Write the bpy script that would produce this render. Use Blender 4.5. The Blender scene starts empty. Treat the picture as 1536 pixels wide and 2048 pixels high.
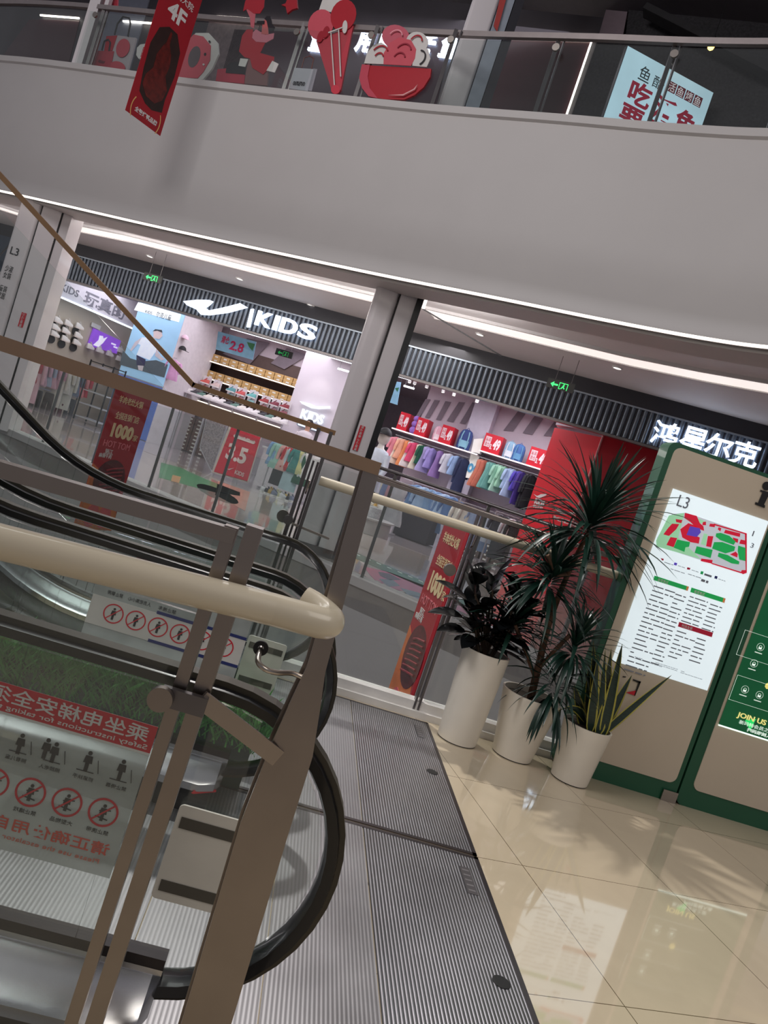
import bpy, math, random
from mathutils import Vector, Matrix
random.seed(7)
R = math.radians
PI = math.pi
SC = bpy.context.scene
COL = SC.collection
# ---------------------------------------------------------------- camera
FPX, EYE = 1540.0, 1.5
ROLL, PITCH, YAW = R(18.47), R(3.2), R(5.62)
_cp, _sp, _cy, _sy = math.cos(PITCH), math.sin(PITCH), math.cos(YAW), math.sin(YAW)
FWD = Vector((_sy * _cp, _cy * _cp, -_sp))
_r0 = Vector((_cy, -_sy, 0)); _u0 = _r0.cross(FWD)
RGT = _r0 * math.cos(ROLL) + _u0 * math.sin(ROLL)
UPV = -_r0 * math.sin(ROLL) + _u0 * math.cos(ROLL)
CAM = Vector((0, 0, EYE))
cd = bpy.data.cameras.new('camera'); cam = bpy.data.objects.new('camera', cd); COL.objects.link(cam)
cd.sensor_fit = 'HORIZONTAL'; cd.sensor_width = 36; cd.lens = 36 * FPX / 1536
cd.clip_start = 0.02; cd.clip_end = 200
m = Matrix.Identity(4)
for i in range(3):
    m[i][0] = RGT[i]; m[i][1] = UPV[i]; m[i][2] = -FWD[i]; m[i][3] = CAM[i]
cam.matrix_world = m
SC.camera = cam
# ---------------------------------------------------------------- world and lights
w = bpy.data.worlds.new('world'); SC.world = w; w.use_nodes = True
w.node_tree.nodes['Background'].inputs[0].default_value = (0.62, 0.60, 0.66, 1)
w.node_tree.nodes['Background'].inputs[1].default_value = 0.30
vs = SC.view_settings
vs.view_transform = 'Standard'; vs.look = 'None'; vs.gamma = 1; vs.use_curve_mapping = False
vs.exposure = 0.0
def area(name, loc, aim, sx, sy, power, col=(1, 1, 1)):
    l = bpy.data.lights.new(name, 'AREA'); l.shape = 'RECTANGLE'; l.size = sx; l.size_y = sy
    l.energy = power; l.color = col
    o = bpy.data.objects.new(name, l); COL.objects.link(o); o.location = loc
    o.rotation_euler = (Vector(aim) - Vector(loc)).to_track_quat('-Z', 'Y').to_euler()
    return o
DX, DY = 0.904, -0.4275
SD = Vector((DX, DY, 0)).normalized(); SN = Vector((-DY, DX, 0)).normalized(); ZV = Vector((0, 0, 1))
P0 = Vector((-2.77, 18.64, 0))
def SP(s, d, z=0): return P0 + SD * s + SN * d + ZV * z
def spot(name, loc, aim, energy, ang, rad, col):
    l = bpy.data.lights.new(name, 'SPOT'); l.energy = energy; l.spot_size = R(ang); l.spot_blend = .6; l.shadow_soft_size = rad; l.color = col
    o = bpy.data.objects.new(name, l); COL.objects.link(o); o.location = loc
    o.rotation_euler = (Vector(aim) - Vector(loc)).to_track_quat('-Z', 'Y').to_euler(); return o
spot('atrium_downlight', (-.8, 8.0, 9.0), (2.1, 3.9, 0), 2300, 44, .14, (1, .96, .92))
area('ceiling_lamp_gallery', (2.6, -0.4, 4.6), (1.8, 3.0, 0), 2.5, 2.5, 62, (1, .93, .84))
area('cove_lamp', SP(2.0, -4.0, 4.05), SP(2.0, -3.2, 6), 10, .3, 170, (1, .95, .92))
area('cove_lamp', SP(-7.0, -4.0, 4.05), SP(-7.0, -3.2, 6), 5, .3, 60, (1, .95, .92))
area('escalator_fill', (-1.8, 3.2, 4.8), (-.8, 3.2, 0), 1.6, 1.6, 38, (.98, 1, .97))  # fill light added above the escalators to brighten the grass, no fitting there
area('atrium_lamp', (-5.5, 2.5, 8.5), (0, 10, 4.5), 5, 3, 400, (1, .955, .95))
for s_, d_, sx_, p_ in ((-5.2, 2.6, 3.0, 75), (-1.4, 3.2, 4.0, 88), (2.0, 3.0, 3.0, 52), (6.0, 2.6, 4.0, 150)):
    area('shop_lamp', SP(s_, d_, 4.0), SP(s_, d_, 0), sx_, 2.6, p_, (.97, .93, 1))
area('walkway_lamp', SP(1.5, -2.2, 4.35), SP(1.5, -2.2, 0), 9, .8, 150, (1, .95, .92))
area('upper_walkway_lamp', SP(2, -4.2, 9.6), SP(2, -4.2, 0), 9, 1, 42, (.95, .9, 1))
# ---------------------------------------------------------------- pixels of the photograph onto planes of the place
def ray(px, py): return FWD + RGT * ((px - 768) / FPX) - UPV * ((py - 1024) / FPX)
def onZ(px, py, z=0.0):
    d = ray(px, py); return CAM + d * ((z - EYE) / d.z)
class Fr:
    """a flat frame: origin o, axes u (right) and v (up); n looks at the viewer"""
    def __init__(s, o, u=(1, 0, 0), v=(0, 0, 1)):
        s.o = Vector(o); s.u = Vector(u).normalized(); s.v = Vector(v).normalized(); s.n = s.u.cross(s.v)
    def hit(s, px, py):
        d = ray(px, py); p = CAM + d * (s.n.dot(s.o - CAM) / s.n.dot(d)); p = p - s.o
        return (p.dot(s.u), p.dot(s.v))
    def pt(s, a, b, c=0.0): return s.o + s.u * a + s.v * b + s.n * c
def FY(y): return Fr((0, y, 0))
def FS(d): return Fr(SP(0, d), SD)
# ---------------------------------------------------------------- materials (all procedural)
def lin(c):
    c = c / 255.0
    return c / 12.92 if c <= 0.04045 else ((c + 0.055) / 1.055) ** 2.4
MT = {}
def mat(col, rough=.55, metal=0.0, emit=0.0, var=.06, scale=9.0, bump=0.0, trans=0.0, coat=0.0, aniso=None):
    key = (tuple(col), rough, metal, emit, var, scale, bump, trans, coat, aniso)
    if key in MT: return MT[key]
    mm = bpy.data.materials.new('surface_%03d' % len(MT)); mm.use_nodes = True
    nt = mm.node_tree; b = nt.nodes['Principled BSDF']
    c = [lin(x) for x in col] + [1]
    b.inputs['Base Color'].default_value = c
    b.inputs['Roughness'].default_value = rough; b.inputs['Metallic'].default_value = metal
    b.inputs['Coat Weight'].default_value = coat
    if trans: b.inputs['Transmission Weight'].default_value = trans
    tc = nt.nodes.new('ShaderNodeTexCoord'); mp = nt.nodes.new('ShaderNodeMapping')
    nt.links.new(tc.outputs['Object'], mp.inputs[0])
    if aniso: mp.inputs['Scale'].default_value = aniso
    nz = nt.nodes.new('ShaderNodeTexNoise'); nz.inputs['Scale'].default_value = scale; nz.inputs['Detail'].default_value = 3
    nt.links.new(mp.outputs[0], nz.inputs['Vector'])
    mr = nt.nodes.new('ShaderNodeMapRange'); mr.inputs['To Min'].default_value = 1 - var * 2; mr.inputs['To Max'].default_value = 1 + var * 2
    nt.links.new(nz.outputs['Fac'], mr.inputs['Value'])
    hs = nt.nodes.new('ShaderNodeHueSaturation'); hs.inputs['Color'].default_value = c
    nt.links.new(mr.outputs[0], hs.inputs['Value']); nt.links.new(hs.outputs[0], b.inputs['Base Color'])
    if emit:
        b.inputs['Emission Color'].default_value = c; b.inputs['Emission Strength'].default_value = emit
        if emit < 3: nt.links.new(hs.outputs[0], b.inputs['Emission Color'])
    if bump:
        bp = nt.nodes.new('ShaderNodeBump'); bp.inputs['Strength'].default_value = bump; bp.inputs['Distance'].default_value = .01
        nt.links.new(nz.outputs['Fac'], bp.inputs['Height']); nt.links.new(bp.outputs[0], b.inputs['Normal'])
    MT[key] = mm
    return mm
def glass(tint=(248, 251, 250), refl=1.0, body=0.012):
    key = ('glass', tint, refl, body)
    if key in MT: return MT[key]
    mm = bpy.data.materials.new('clear_glass'); mm.use_nodes = True; nt = mm.node_tree
    for n in list(nt.nodes): nt.nodes.remove(n)
    out = nt.nodes.new('ShaderNodeOutputMaterial'); tr = nt.nodes.new('ShaderNodeBsdfTransparent')
    gl = nt.nodes.new('ShaderNodeBsdfGlossy'); gl.inputs['Roughness'].default_value = .03
    df = nt.nodes.new('ShaderNodeBsdfDiffuse'); df.inputs[0].default_value = (.75, .8, .78, 1)
    tr.inputs[0].default_value = [lin(x) for x in tint] + [1]
    lw = nt.nodes.new('ShaderNodeLayerWeight'); lw.inputs[0].default_value = .5
    pw = nt.nodes.new('ShaderNodeMath'); pw.operation = 'POWER'; pw.inputs[1].default_value = 4.5; nt.links.new(lw.outputs['Facing'], pw.inputs[0])
    fr = nt.nodes.new('ShaderNodeMath'); fr.operation = 'MULTIPLY_ADD'; fr.inputs[1].default_value = .94; fr.inputs[2].default_value = .045; nt.links.new(pw.outputs[0], fr.inputs[0])
    nz = nt.nodes.new('ShaderNodeTexNoise'); nz.inputs['Scale'].default_value = 2.5
    mu = nt.nodes.new('ShaderNodeMath'); mu.operation = 'MULTIPLY'; mu.inputs[1].default_value = refl
    m2 = nt.nodes.new('ShaderNodeMath'); m2.operation = 'MULTIPLY'; m2.inputs[1].default_value = body * 2
    nt.links.new(nz.outputs['Fac'], m2.inputs[0])
    a = nt.nodes.new('ShaderNodeMixShader'); b = nt.nodes.new('ShaderNodeMixShader')
    nt.links.new(m2.outputs[0], a.inputs[0]); nt.links.new(tr.outputs[0], a.inputs[1]); nt.links.new(df.outputs[0], a.inputs[2])
    nt.links.new(fr.outputs[0], mu.inputs[0]); nt.links.new(mu.outputs[0], b.inputs[0])
    nt.links.new(a.outputs[0], b.inputs[1]); nt.links.new(gl.outputs[0], b.inputs[2])
    nt.links.new(b.outputs[0], out.inputs[0])
    MT[key] = mm
    return mm
# ---------------------------------------------------------------- mesh builder
class M:
    def __init__(s): s.v = []; s.f = []; s.mi = []; s.k = 0
    def add(s, vs_, fs_):
        n = len(s.v); s.v += [Vector(p) for p in vs_]
        for f in fs_: s.f.append([n + i for i in f]); s.mi.append(s.k)
        return s
    def slot(s, k): s.k = k; return s
    def box(s, a, b, mtx=None):
        x0, y0, z0 = a; x1, y1, z1 = b
        p = [Vector(q) for q in ((x0, y0, z0), (x1, y0, z0), (x1, y1, z0), (x0, y1, z0), (x0, y0, z1), (x1, y0, z1), (x1, y1, z1), (x0, y1, z1))]
        if mtx: p = [mtx @ q for q in p]
        return s.add(p, [(0, 3, 2, 1), (4, 5, 6, 7), (0, 1, 5, 4), (1, 2, 6, 5), (2, 3, 7, 6), (3, 0, 4, 7)])
    def prism(s, pts, ex):
        n = len(pts); ex = Vector(ex); pts = [Vector(p) for p in pts]
        nr = Vector((0, 0, 0))
        for i in range(n): nr += (pts[i] - pts[0]).cross(pts[(i + 1) % n] - pts[0])
        if nr.dot(ex) < 0: pts = pts[::-1]
        return s.add(pts + [p + ex for p in pts], [list(range(n))[::-1], list(range(n, 2 * n))] + [(i, (i + 1) % n, n + (i + 1) % n, n + i) for i in range(n)])
    def poly(s, fr, uv, t=.004, n0=0.0):      # flat outline in a frame, extruded towards the viewer
        return s.prism([fr.pt(a, b, n0) for a, b in uv], fr.n * t)
    def pix(s, fr, px, t=.004, n0=0.0): return s.poly(fr, [fr.hit(*p) for p in px], t, n0)
    def rect(s, fr, u0, v0, u1, v1, t=.004, n0=0.0, r=0.0, k=5):
        if r <= 0: return s.poly(fr, [(u0, v0), (u1, v0), (u1, v1), (u0, v1)], t, n0)
        q = []
        for cx, cy, a0 in ((u1 - r, v0 + r, -90), (u1 - r, v1 - r, 0), (u0 + r, v1 - r, 90), (u0 + r, v0 + r, 180)):
            for i in range(k + 1):
                a = R(a0 + 90 * i / k); q.append((cx + r * math.cos(a), cy + r * math.sin(a)))
        return s.poly(fr, q, t, n0)
    def disc(s, fr, cu, cv, ru, rv=None, t=.004, n0=0.0, n=24):
        rv = rv or ru
        return s.poly(fr, [(cu + ru * math.cos(2 * PI * i / n), cv + rv * math.sin(2 * PI * i / n)) for i in range(n)], t, n0)
    def ring(s, fr, cu, cv, r0, r1, t=.004, n0=0.0, a0=0, a1=360, n=28):
        full = a1 - a0 >= 360
        m_ = n if full else n + 1
        A = [R(a0 + (a1 - a0) * i / n) for i in range(m_)]
        v = []
        for dep in (n0, n0 + t):
            for r in (r0, r1): v += [fr.pt(cu + r * math.cos(a), cv + r * math.sin(a), dep) for a in A]
        f = []
        for i in range(m_ if full else m_ - 1):
            j = (i + 1) % m_
            f += [(2 * m_ + i, 3 * m_ + i, 3 * m_ + j, 2 * m_ + j), (i, j, m_ + j, m_ + i), (m_ + i, m_ + j, 3 * m_ + j, 3 * m_ + i), (j, i, 2 * m_ + i, 2 * m_ + j)]
        return s.add(v, f)
    def tube(s, path, r, n=10, cap=True, closed=False):
        path = [Vector(p) for p in path]; m_ = len(path); v = []; f = []
        rr = r if isinstance(r, (list, tuple)) else [r] * m_
        pn = None
        for i, p in enumerate(path):
            if closed: t = path[(i + 1) % m_] - path[i - 1]
            else: t = path[min(i + 1, m_ - 1)] - path[max(i - 1, 0)]
            t.normalize()
            if pn is None: pn = t.orthogonal().normalized()
            else:
                pn = pn - t * pn.dot(t)
                pn = pn.normalized() if pn.length > 1e-6 else t.orthogonal().normalized()
            bn = t.cross(pn)
            for k in range(n):
                a = 2 * PI * k / n; v.append(p + (pn * math.cos(a) + bn * math.sin(a)) * rr[i])
        for i in range(m_ if closed else m_ - 1):
            j = (i + 1) % m_
            for k in range(n): f.append((i * n + k, i * n + (k + 1) % n, j * n + (k + 1) % n, j * n + k))
        if cap and not closed: f += [list(range(n))[::-1], [(m_ - 1) * n + k for k in range(n)]]
        return s.add(v, f)
    def sweep(s, path, prof, side=(0, 1, 0), cap=True, closed=False):
        """profile (a along side, b along path normal) swept in the plane perpendicular to side"""
        side = Vector(side); path = [Vector(p) for p in path]; m_ = len(path); n = len(prof); v = []; f = []
        for i, p in enumerate(path):
            t = (path[(i + 1) % m_] - path[i - 1]) if closed else (path[min(i + 1, m_ - 1)] - path[max(i - 1, 0)])
            t.normalize(); nn = t.cross(side); nn.normalize()
            v += [p + side * a + nn * b for a, b in prof]
        for i in range(m_ if closed else m_ - 1):
            j = (i + 1) % m_
            for k in range(n): f.append((i * n + k, j * n + k, j * n + (k + 1) % n, i * n + (k + 1) % n))
        if cap and not closed: f += [list(range(n)), [(m_ - 1) * n + k for k in range(n)][::-1]]
        return s.add(v, f)
    def lathe(s, prof, c, n=32, ax=None):
        c = Vector(c); v = []; f = []; m_ = len(prof)
        for r, z in prof:
            for k in range(n):
                a = 2 * PI * k / n; v.append(c + Vector((r * math.cos(a), r * math.sin(a), z)))
        for i in range(m_ - 1):
            for k in range(n): f.append((i * n + k, i * n + (k + 1) % n, (i + 1) * n + (k + 1) % n, (i + 1) * n + k))
        f += [list(range(n))[::-1], [(m_ - 1) * n + k for k in range(n)]]
        return s.add(v, f)
    def loft(s, rings, cap=True):
        n = len(rings[0]); v = [p for r_ in rings for p in r_]; f = []
        for i in range(len(rings) - 1):
            for k in range(n): f.append((i * n + k, i * n + (k + 1) % n, (i + 1) * n + (k + 1) % n, (i + 1) * n + k))
        if cap: f += [list(range(n))[::-1], [(len(rings) - 1) * n + k for k in range(n)]]
        return s.add(v, f)
    def bar(s, a, b, wx, wy, up=(0, 0, 1)):
        a = Vector(a); b = Vector(b); t = (b - a).normalized(); x = t.cross(Vector(up))
        x = x.normalized() if x.length > 1e-4 else Vector((1, 0, 0)); y = t.cross(x).normalized()
        q = [x * i * wx / 2 + y * j * wy / 2 for i, j in ((-1, -1), (1, -1), (1, 1), (-1, 1))]
        return s.add([a + k for k in q] + [b + k for k in q], [(0, 3, 2, 1), (4, 5, 6, 7), (0, 1, 5, 4), (1, 2, 6, 5), (2, 3, 7, 6), (3, 0, 4, 7)])
WM = {}
def mk_mesh(name, mb, mats, inv, smooth):
    me = bpy.data.meshes.new(name)
    me.from_pydata([inv @ p for p in mb.v], [], mb.f)
    for x in (mats if isinstance(mats, (list, tuple)) else [mats]): me.materials.append(x)
    me.polygons.foreach_set('material_index', mb.mi)
    if smooth:
        me.polygons.foreach_set('use_smooth', [True] * len(me.polygons))
        try: me.set_sharp_from_angle(angle=R(smooth if smooth > 1 else 40))
        except Exception: pass
    me.update()
    return me
def props(o, label=None, cat=None, group=None, kind=None):
    if label: o['label'] = label
    if cat: o['category'] = cat
    if group: o['group'] = group
    if kind: o['kind'] = kind
def thing(name, loc, label, cat, rz=0.0, group=None):
    o = bpy.data.objects.new(name, None); COL.objects.link(o); o.empty_display_size = .05
    o.location = loc; o.rotation_euler = (0, 0, rz)
    WM[o.name] = Matrix.Translation(Vector(loc)) @ Matrix.Rotation(rz, 4, 'Z')
    props(o, label, cat, group)
    return o
def part(name, mb, mats, parent, smooth=0, label=None, local=False, kind=None):
    if not mb.v: return None
    W = WM[parent.name]
    inv = Matrix.Identity(4) if local else W.inverted()
    o = bpy.data.objects.new(name, mk_mesh(name, mb, mats, inv, smooth)); COL.objects.link(o)
    o.parent = parent; WM[o.name] = W
    props(o, label, kind=kind)
    return o
def solo(name, mb, mats, label=None, cat=None, smooth=0, group=None, kind=None):
    n = len(mb.v)
    c = Vector((sum(p.x for p in mb.v) / n, sum(p.y for p in mb.v) / n, min(p.z for p in mb.v)))
    o = bpy.data.objects.new(name, mk_mesh(name, mb, mats, Matrix.Translation(-c), smooth)); COL.objects.link(o)
    o.location = c; WM[o.name] = Matrix.Translation(c)
    props(o, label, cat, group, kind)
    return o
def struct(name, mb, mats, smooth=0): return solo(name, mb, mats, kind='structure', smooth=smooth)
KIDS = {}
def copy_tree(o, loc=None, rz=None, label=None, group=None, mats=None, scale=None, parent=None):
    c = o.copy(); COL.objects.link(c)
    if parent: c.parent = parent
    if loc is not None: c.location = loc
    if rz is not None: c.rotation_euler = (0, 0, rz)
    if scale is not None: c.scale = scale if isinstance(scale, tuple) else (scale,) * 3
    if label: c['label'] = label
    if group: c['group'] = group
    if mats and o.type == 'MESH' and stem(o) in mats:
        c.material_slots[0].link = 'OBJECT'; c.material_slots[0].material = mats[stem(o)]
    for ch in list(o.children): copy_tree(ch, parent=c, mats=mats)
    return c
def stem(o): return o.name.split('.')[0]
# ---------------------------------------------------------------- lettering
def text_mesh(txt, bold=0.0, shear=0.0):
    cu = bpy.data.curves.new('lettering', 'FONT'); cu.body = txt; cu.size = 1; cu.offset = bold; cu.shear = shear
    cu.resolution_u = 3
    o = bpy.data.objects.new('lettering', cu); COL.objects.link(o)
    dg = bpy.context.evaluated_depsgraph_get()
    me = bpy.data.meshes.new_from_object(o.evaluated_get(dg))
    v = [Vector(x.co) for x in me.vertices]; f = [list(p.vertices) for p in me.polygons]
    bpy.data.objects.remove(o); bpy.data.curves.remove(cu); bpy.data.meshes.remove(me)
    return v, f
def text(mb, fr, txt, u0, v0, u1, v1, t=.003, n0=.001, bold=0.0, shear=0.0, flip=False, back=False):
    """txt fitted into the rectangle; flip mirrors it (seen from behind the pane)"""
    v, f = text_mesh(txt, bold, shear)
    if not v: return mb
    x0 = min(p.x for p in v); x1 = max(p.x for p in v); y0 = min(p.y for p in v); y1 = max(p.y for p in v)
    def mp(p):
        a = (p.x - x0) / max(x1 - x0, 1e-6); b = (p.y - y0) / max(y1 - y0, 1e-6)
        if flip: a = 1 - a
        return u0 + a * (u1 - u0), v0 + b * (v1 - v0)
    n = len(v); A = [mp(p) for p in v]
    top = [fr.pt(a, b, n0 + t) for a, b in A]; bot = [fr.pt(a, b, n0) for a, b in A]
    ed = {}
    for q in f:
        for i in range(len(q)):
            e = (q[i], q[(i + 1) % len(q)]); ed[e] = ed.get(e, 0) + 1
    rim = [(a, b, n + b, n + a)[::1] for (a, b) in ed if (b, a) not in ed]
    if flip:
        f = [q[::-1] for q in f]; rim = [(q[1], q[0], q[3], q[2]) for q in rim]
    return mb.add(top + bot, f + [tuple(q[::-1]) for q in rim] + ([[n + i for i in q[::-1]] for q in f] if back else []))
def lines(mb, fr, u0, v0, u1, v1, rows, rnd, t=.0015, n0=.001, fill=.5):
    """rows of small print, each row broken into words"""
    h = (v1 - v0) / rows
    for i in range(rows):
        y = v1 - (i + .5) * h; x = u0
        while x < u1 - h * .3:
            l = min(rnd.uniform(1, 4) * h * .8, u1 - x)
            mb.rect(fr, x, y - h * fill / 2, x + l, y + h * fill / 2, t, n0); x += l + h * .35
            if rnd.random() < .12: break
    return mb
# palette
STEEL = mat((176, 168, 160), .28, 1.0, var=.05, aniso=(1, 1, 8)); STEELW = mat((158, 148, 140), .3, 1.0, var=.05)
STEELD = mat((120, 116, 116), .35, 1.0); CREAM = mat((206, 195, 172), .32, coat=.4, var=.03, scale=4)
RUBBER = mat((12, 12, 15), .3, var=.1, coat=.3); WHITE = mat((226, 224, 222), .5); BLACK = mat((18, 17, 19), .5)
GLASS = glass(); GLASSD = glass((206, 214, 214), 1.3, .05)
RED = mat((196, 24, 44), .5); REDP = mat((196, 60, 80), .5); CHR = mat((200, 200, 205), .12, 1.0)
GREEN = mat((24, 84, 60), .45, coat=.2)
# ================================================================ the setting
def strip(path, prof, m_=None):
    """profile (offset towards the void, z) carried along a plan curve"""
    mb = m_ or M(); rows = []
    for i, p in enumerate(path):
        a = Vector(path[max(i - 1, 0)]); b = Vector(path[min(i + 1, len(path) - 1)]); t = (b - a).normalized()
        n = Vector((t.y, -t.x)); rows.append([Vector((p[0] + n.x * o, p[1] + n.y * o, z)) for o, z in prof])
    return mb.loft(rows)
def smooth_path(P, k=6):
    out = []
    for i in range(len(P) - 1):
        p0 = P[max(i - 1, 0)]; p1 = P[i]; p2 = P[i + 1]; p3 = P[min(i + 2, len(P) - 1)]
        for j in range(k):
            t = j / k
            out.append(tuple(.5 * (2 * p1[c] + (p2[c] - p0[c]) * t + (2 * p0[c] - 5 * p1[c] + 4 * p2[c] - p3[c]) * t * t + (3 * p1[c] - p0[c] - 3 * p2[c] + p3[c]) * t ** 3) for c in range(len(p1))))
    return out + [tuple(P[-1])]
E4 = smooth_path([(-14, 18.3), (-10.5, 16.4), (-6.9, 14.1), (-3.6, 12.35), (-1.15, 10.96), (.1, 10.22), (1.45, 9.35), (2.5, 8.7), (3.38, 8.08), (3.95, 7.5), (4.6, 6.4), (5.1, 5.0), (5.3, 3.0)])
E3 = smooth_path([(-14, 20.3), (-9, 16.8), (-5.7, 14.3), (-3.46, 12.69), (.56, 9.98), (2.18, 8.87), (3.4, 7.95), (4.2, 6.9), (4.7, 5.6), (4.8, 5.05)])
WALLW = mat((196, 192, 190), .55, var=.02, scale=1.5)
WALLG = mat((176, 172, 172), .6, var=.03, scale=1.5)
CEIL = mat((206, 202, 202), .6, var=.02, scale=2)
DARK = mat((44, 42, 48), .5, var=.1)
# marble floor on this side: tiles turned 10.8 degrees
def tile_mat(base, joint, size, rot, org, rough=.06, vein=.05):
    mm = bpy.data.materials.new('polished_tile'); mm.use_nodes = True; nt = mm.node_tree; b = nt.nodes['Principled BSDF']
    g = nt.nodes.new('ShaderNodeNewGeometry'); mp = nt.nodes.new('ShaderNodeMapping'); mp.vector_type = 'TEXTURE'
    mp.inputs['Location'].default_value = (org[0], org[1], 0); mp.inputs['Rotation'].default_value = (0, 0, rot)
    mp.inputs['Scale'].default_value = (size, size, 1)
    nt.links.new(g.outputs['Position'], mp.inputs[0])
    sx = nt.nodes.new('ShaderNodeSeparateXYZ'); nt.links.new(mp.outputs[0], sx.inputs[0])
    ds = []
    for ax in (0, 1):
        fr_ = nt.nodes.new('ShaderNodeMath'); fr_.operation = 'PINGPONG'; fr_.inputs[1].default_value = .5
        nt.links.new(sx.outputs[ax], fr_.inputs[0]); ds.append(fr_)
    mn = nt.nodes.new('ShaderNodeMath'); mn.operation = 'MINIMUM'
    nt.links.new(ds[0].outputs[0], mn.inputs[0]); nt.links.new(ds[1].outputs[0], mn.inputs[1])
    lt = nt.nodes.new('ShaderNodeMath'); lt.operation = 'LESS_THAN'; lt.inputs[1].default_value = .0022
    nt.links.new(mn.outputs[0], lt.inputs[0])
    nz = nt.nodes.new('ShaderNodeTexNoise'); nz.inputs['Scale'].default_value = 2.2; nz.inputs['Detail'].default_value = 6; nz.inputs['Distortion'].default_value = 1.4
    nt.links.new(g.outputs['Position'], nz.inputs['Vector'])
    mr = nt.nodes.new('ShaderNodeMapRange'); mr.inputs['To Min'].default_value = 1 - vein * 2; mr.inputs['To Max'].default_value = 1 + vein * 2
    nt.links.new(nz.outputs['Fac'], mr.inputs['Value'])
    hs = nt.nodes.new('ShaderNodeHueSaturation'); hs.inputs['Color'].default_value = [lin(x) for x in base] + [1]; nt.links.new(mr.outputs[0], hs.inputs['Value'])
    mx = nt.nodes.new('ShaderNodeMix'); mx.data_type = 'RGBA'; mx.inputs['B'].default_value = [lin(x) for x in joint] + [1]
    nt.links.new(lt.outputs[0], mx.inputs['Factor']); nt.links.new(hs.outputs[0], mx.inputs['A'])
    nt.links.new(mx.outputs['Result'], b.inputs['Base Color']); b.inputs['Roughness'].default_value = rough
    b.inputs['Specular IOR Level'].default_value = .8; b.inputs['Coat Weight'].default_value = .6; b.inputs['Coat Roughness'].default_value = .03
    return mm
FT = tile_mat((194, 179, 154), (96, 78, 58), .84, R(10.6), (1.419, 3.257), .05)
struct('floor', M().prism([(-7, -5, -.3), (8, -5, -.3), (8, 4.92, -.3), (-7, 4.92, -.3)], (0, 0, .3)), FT)
FT2 = tile_mat((190, 176, 168), (150, 138, 128), .8, R(-25.3), (0, 12), .12)
far = [(x, y, -.35) for x, y in E3]
struct('floor_gallery', M().prism(far + [(14, 5.05, -.35), (14, 12, -.35), (SP(13, 0).x, SP(13, 0).y, -.35), (SP(-16, 0).x, SP(-16, 0).y, -.35)], (0, 0, .35)), FT2)
struct('floor_shop', M().prism([SP(-16, 0, -.3), SP(13, 0, -.3), SP(13, 11, -.3), SP(-16, 11, -.3)], (0, 0, .303)), tile_mat((178, 166, 170), (150, 140, 144), 1.2, R(-25.3), (0, 12), .14, .03))
struct('wall_gallery_edge', strip(E3, [(-.3, .004), (-.3, .05), (.03, .05), (.03, -.06), (.0, -.08), (0, -3.6), (-.3, -3.6)]), WALLG)
struct('floor_lower', M().box((-16, -5, -5.2), (14, 22, -5)), FT2)
# upper balcony fascia with its rim
struct('wall_balcony', strip(E4, [(-.5, 6.13), (.05, 6.13), (.05, 6.04), (.01, 6.02), (0, 5.5), (0, 4.7), (-.03, 4.4), (-.10, 4.15), (-.13, 4.0), (-.10, 3.93), (.0, 3.905), (.0, 3.885), (-.16, 3.885), (-.17, 3.95), (-.26, 3.95), (-.27, 3.87), (-.8, 3.87), (-.9, 4.5), (-.9, 5.7)]), WALLW, smooth=35)
struct('trim_1', strip(E4, [(-.165, 3.952), (-.255, 3.952), (-.255, 3.945), (-.165, 3.945)]), BLACK)
solo('led_strip', strip(E4, [(-.05, 3.885), (-.003, 3.885), (-.003, 3.862), (-.05, 3.862)]), mat((255, 244, 232), .5, emit=2.0, var=0), 'thin glowing white light line along the bottom edge of the curved balcony fascia', 'light strip')
up = [(x, y, 4.5) for x, y in E4[:-2]]
struct('ceiling', M().prism([(x + .3, y + .75, 4.45) for x, y in E4] + [(14, 3, 4.45), SP(13, 0, 4.45) + SN * .1, SP(-16, 0, 4.45) + SN * .1], (0, 0, .06)), CEIL)
struct('floor_upper', M().prism([(x + .2, y + .5, 5.5) for x, y in E4] + [(14, 3, 5.5), SP(13, 6, 5.5), SP(-16, 6, 5.5)], (0, 0, .2)), FT2)
struct('ceiling_upper', M().prism([(x, y + .2, 9.9) for x, y in E4] + [(14, 3, 9.9), SP(13, 6, 9.9), SP(-16, 6, 9.9)], (0, 0, .1)), mat((70, 66, 72), .7))
struct('wall_left', M().prism([SP(-15.5, -7, 0), SP(-15.2, -7, 0), SP(-15.2, 0, 0), SP(-15.5, 0, 0)], (0, 0, 9.9)), WALLG)
struct('wall_right', M().prism([(13.6, 3, 0), (13.8, 3, 0), (13.8, 12, 0), (13.6, 12, 0)], (0, 0, 9.9)), WALLG)
struct('wall_shop_back', M().prism([SP(-16, 10.6, 0), SP(13, 10.6, 0), SP(13, 10.8, 0), SP(-16, 10.8, 0)], (0, 0, 4.4)), mat((200, 192, 200), .6))
struct('ceiling_shop', M().prism([SP(-16, .12, 4.15), SP(13, .12, 4.15), SP(13, 10.8, 4.15), SP(-16, 10.8, 4.15)], (0, 0, .1)), mat((214, 200, 206), .6))
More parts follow.
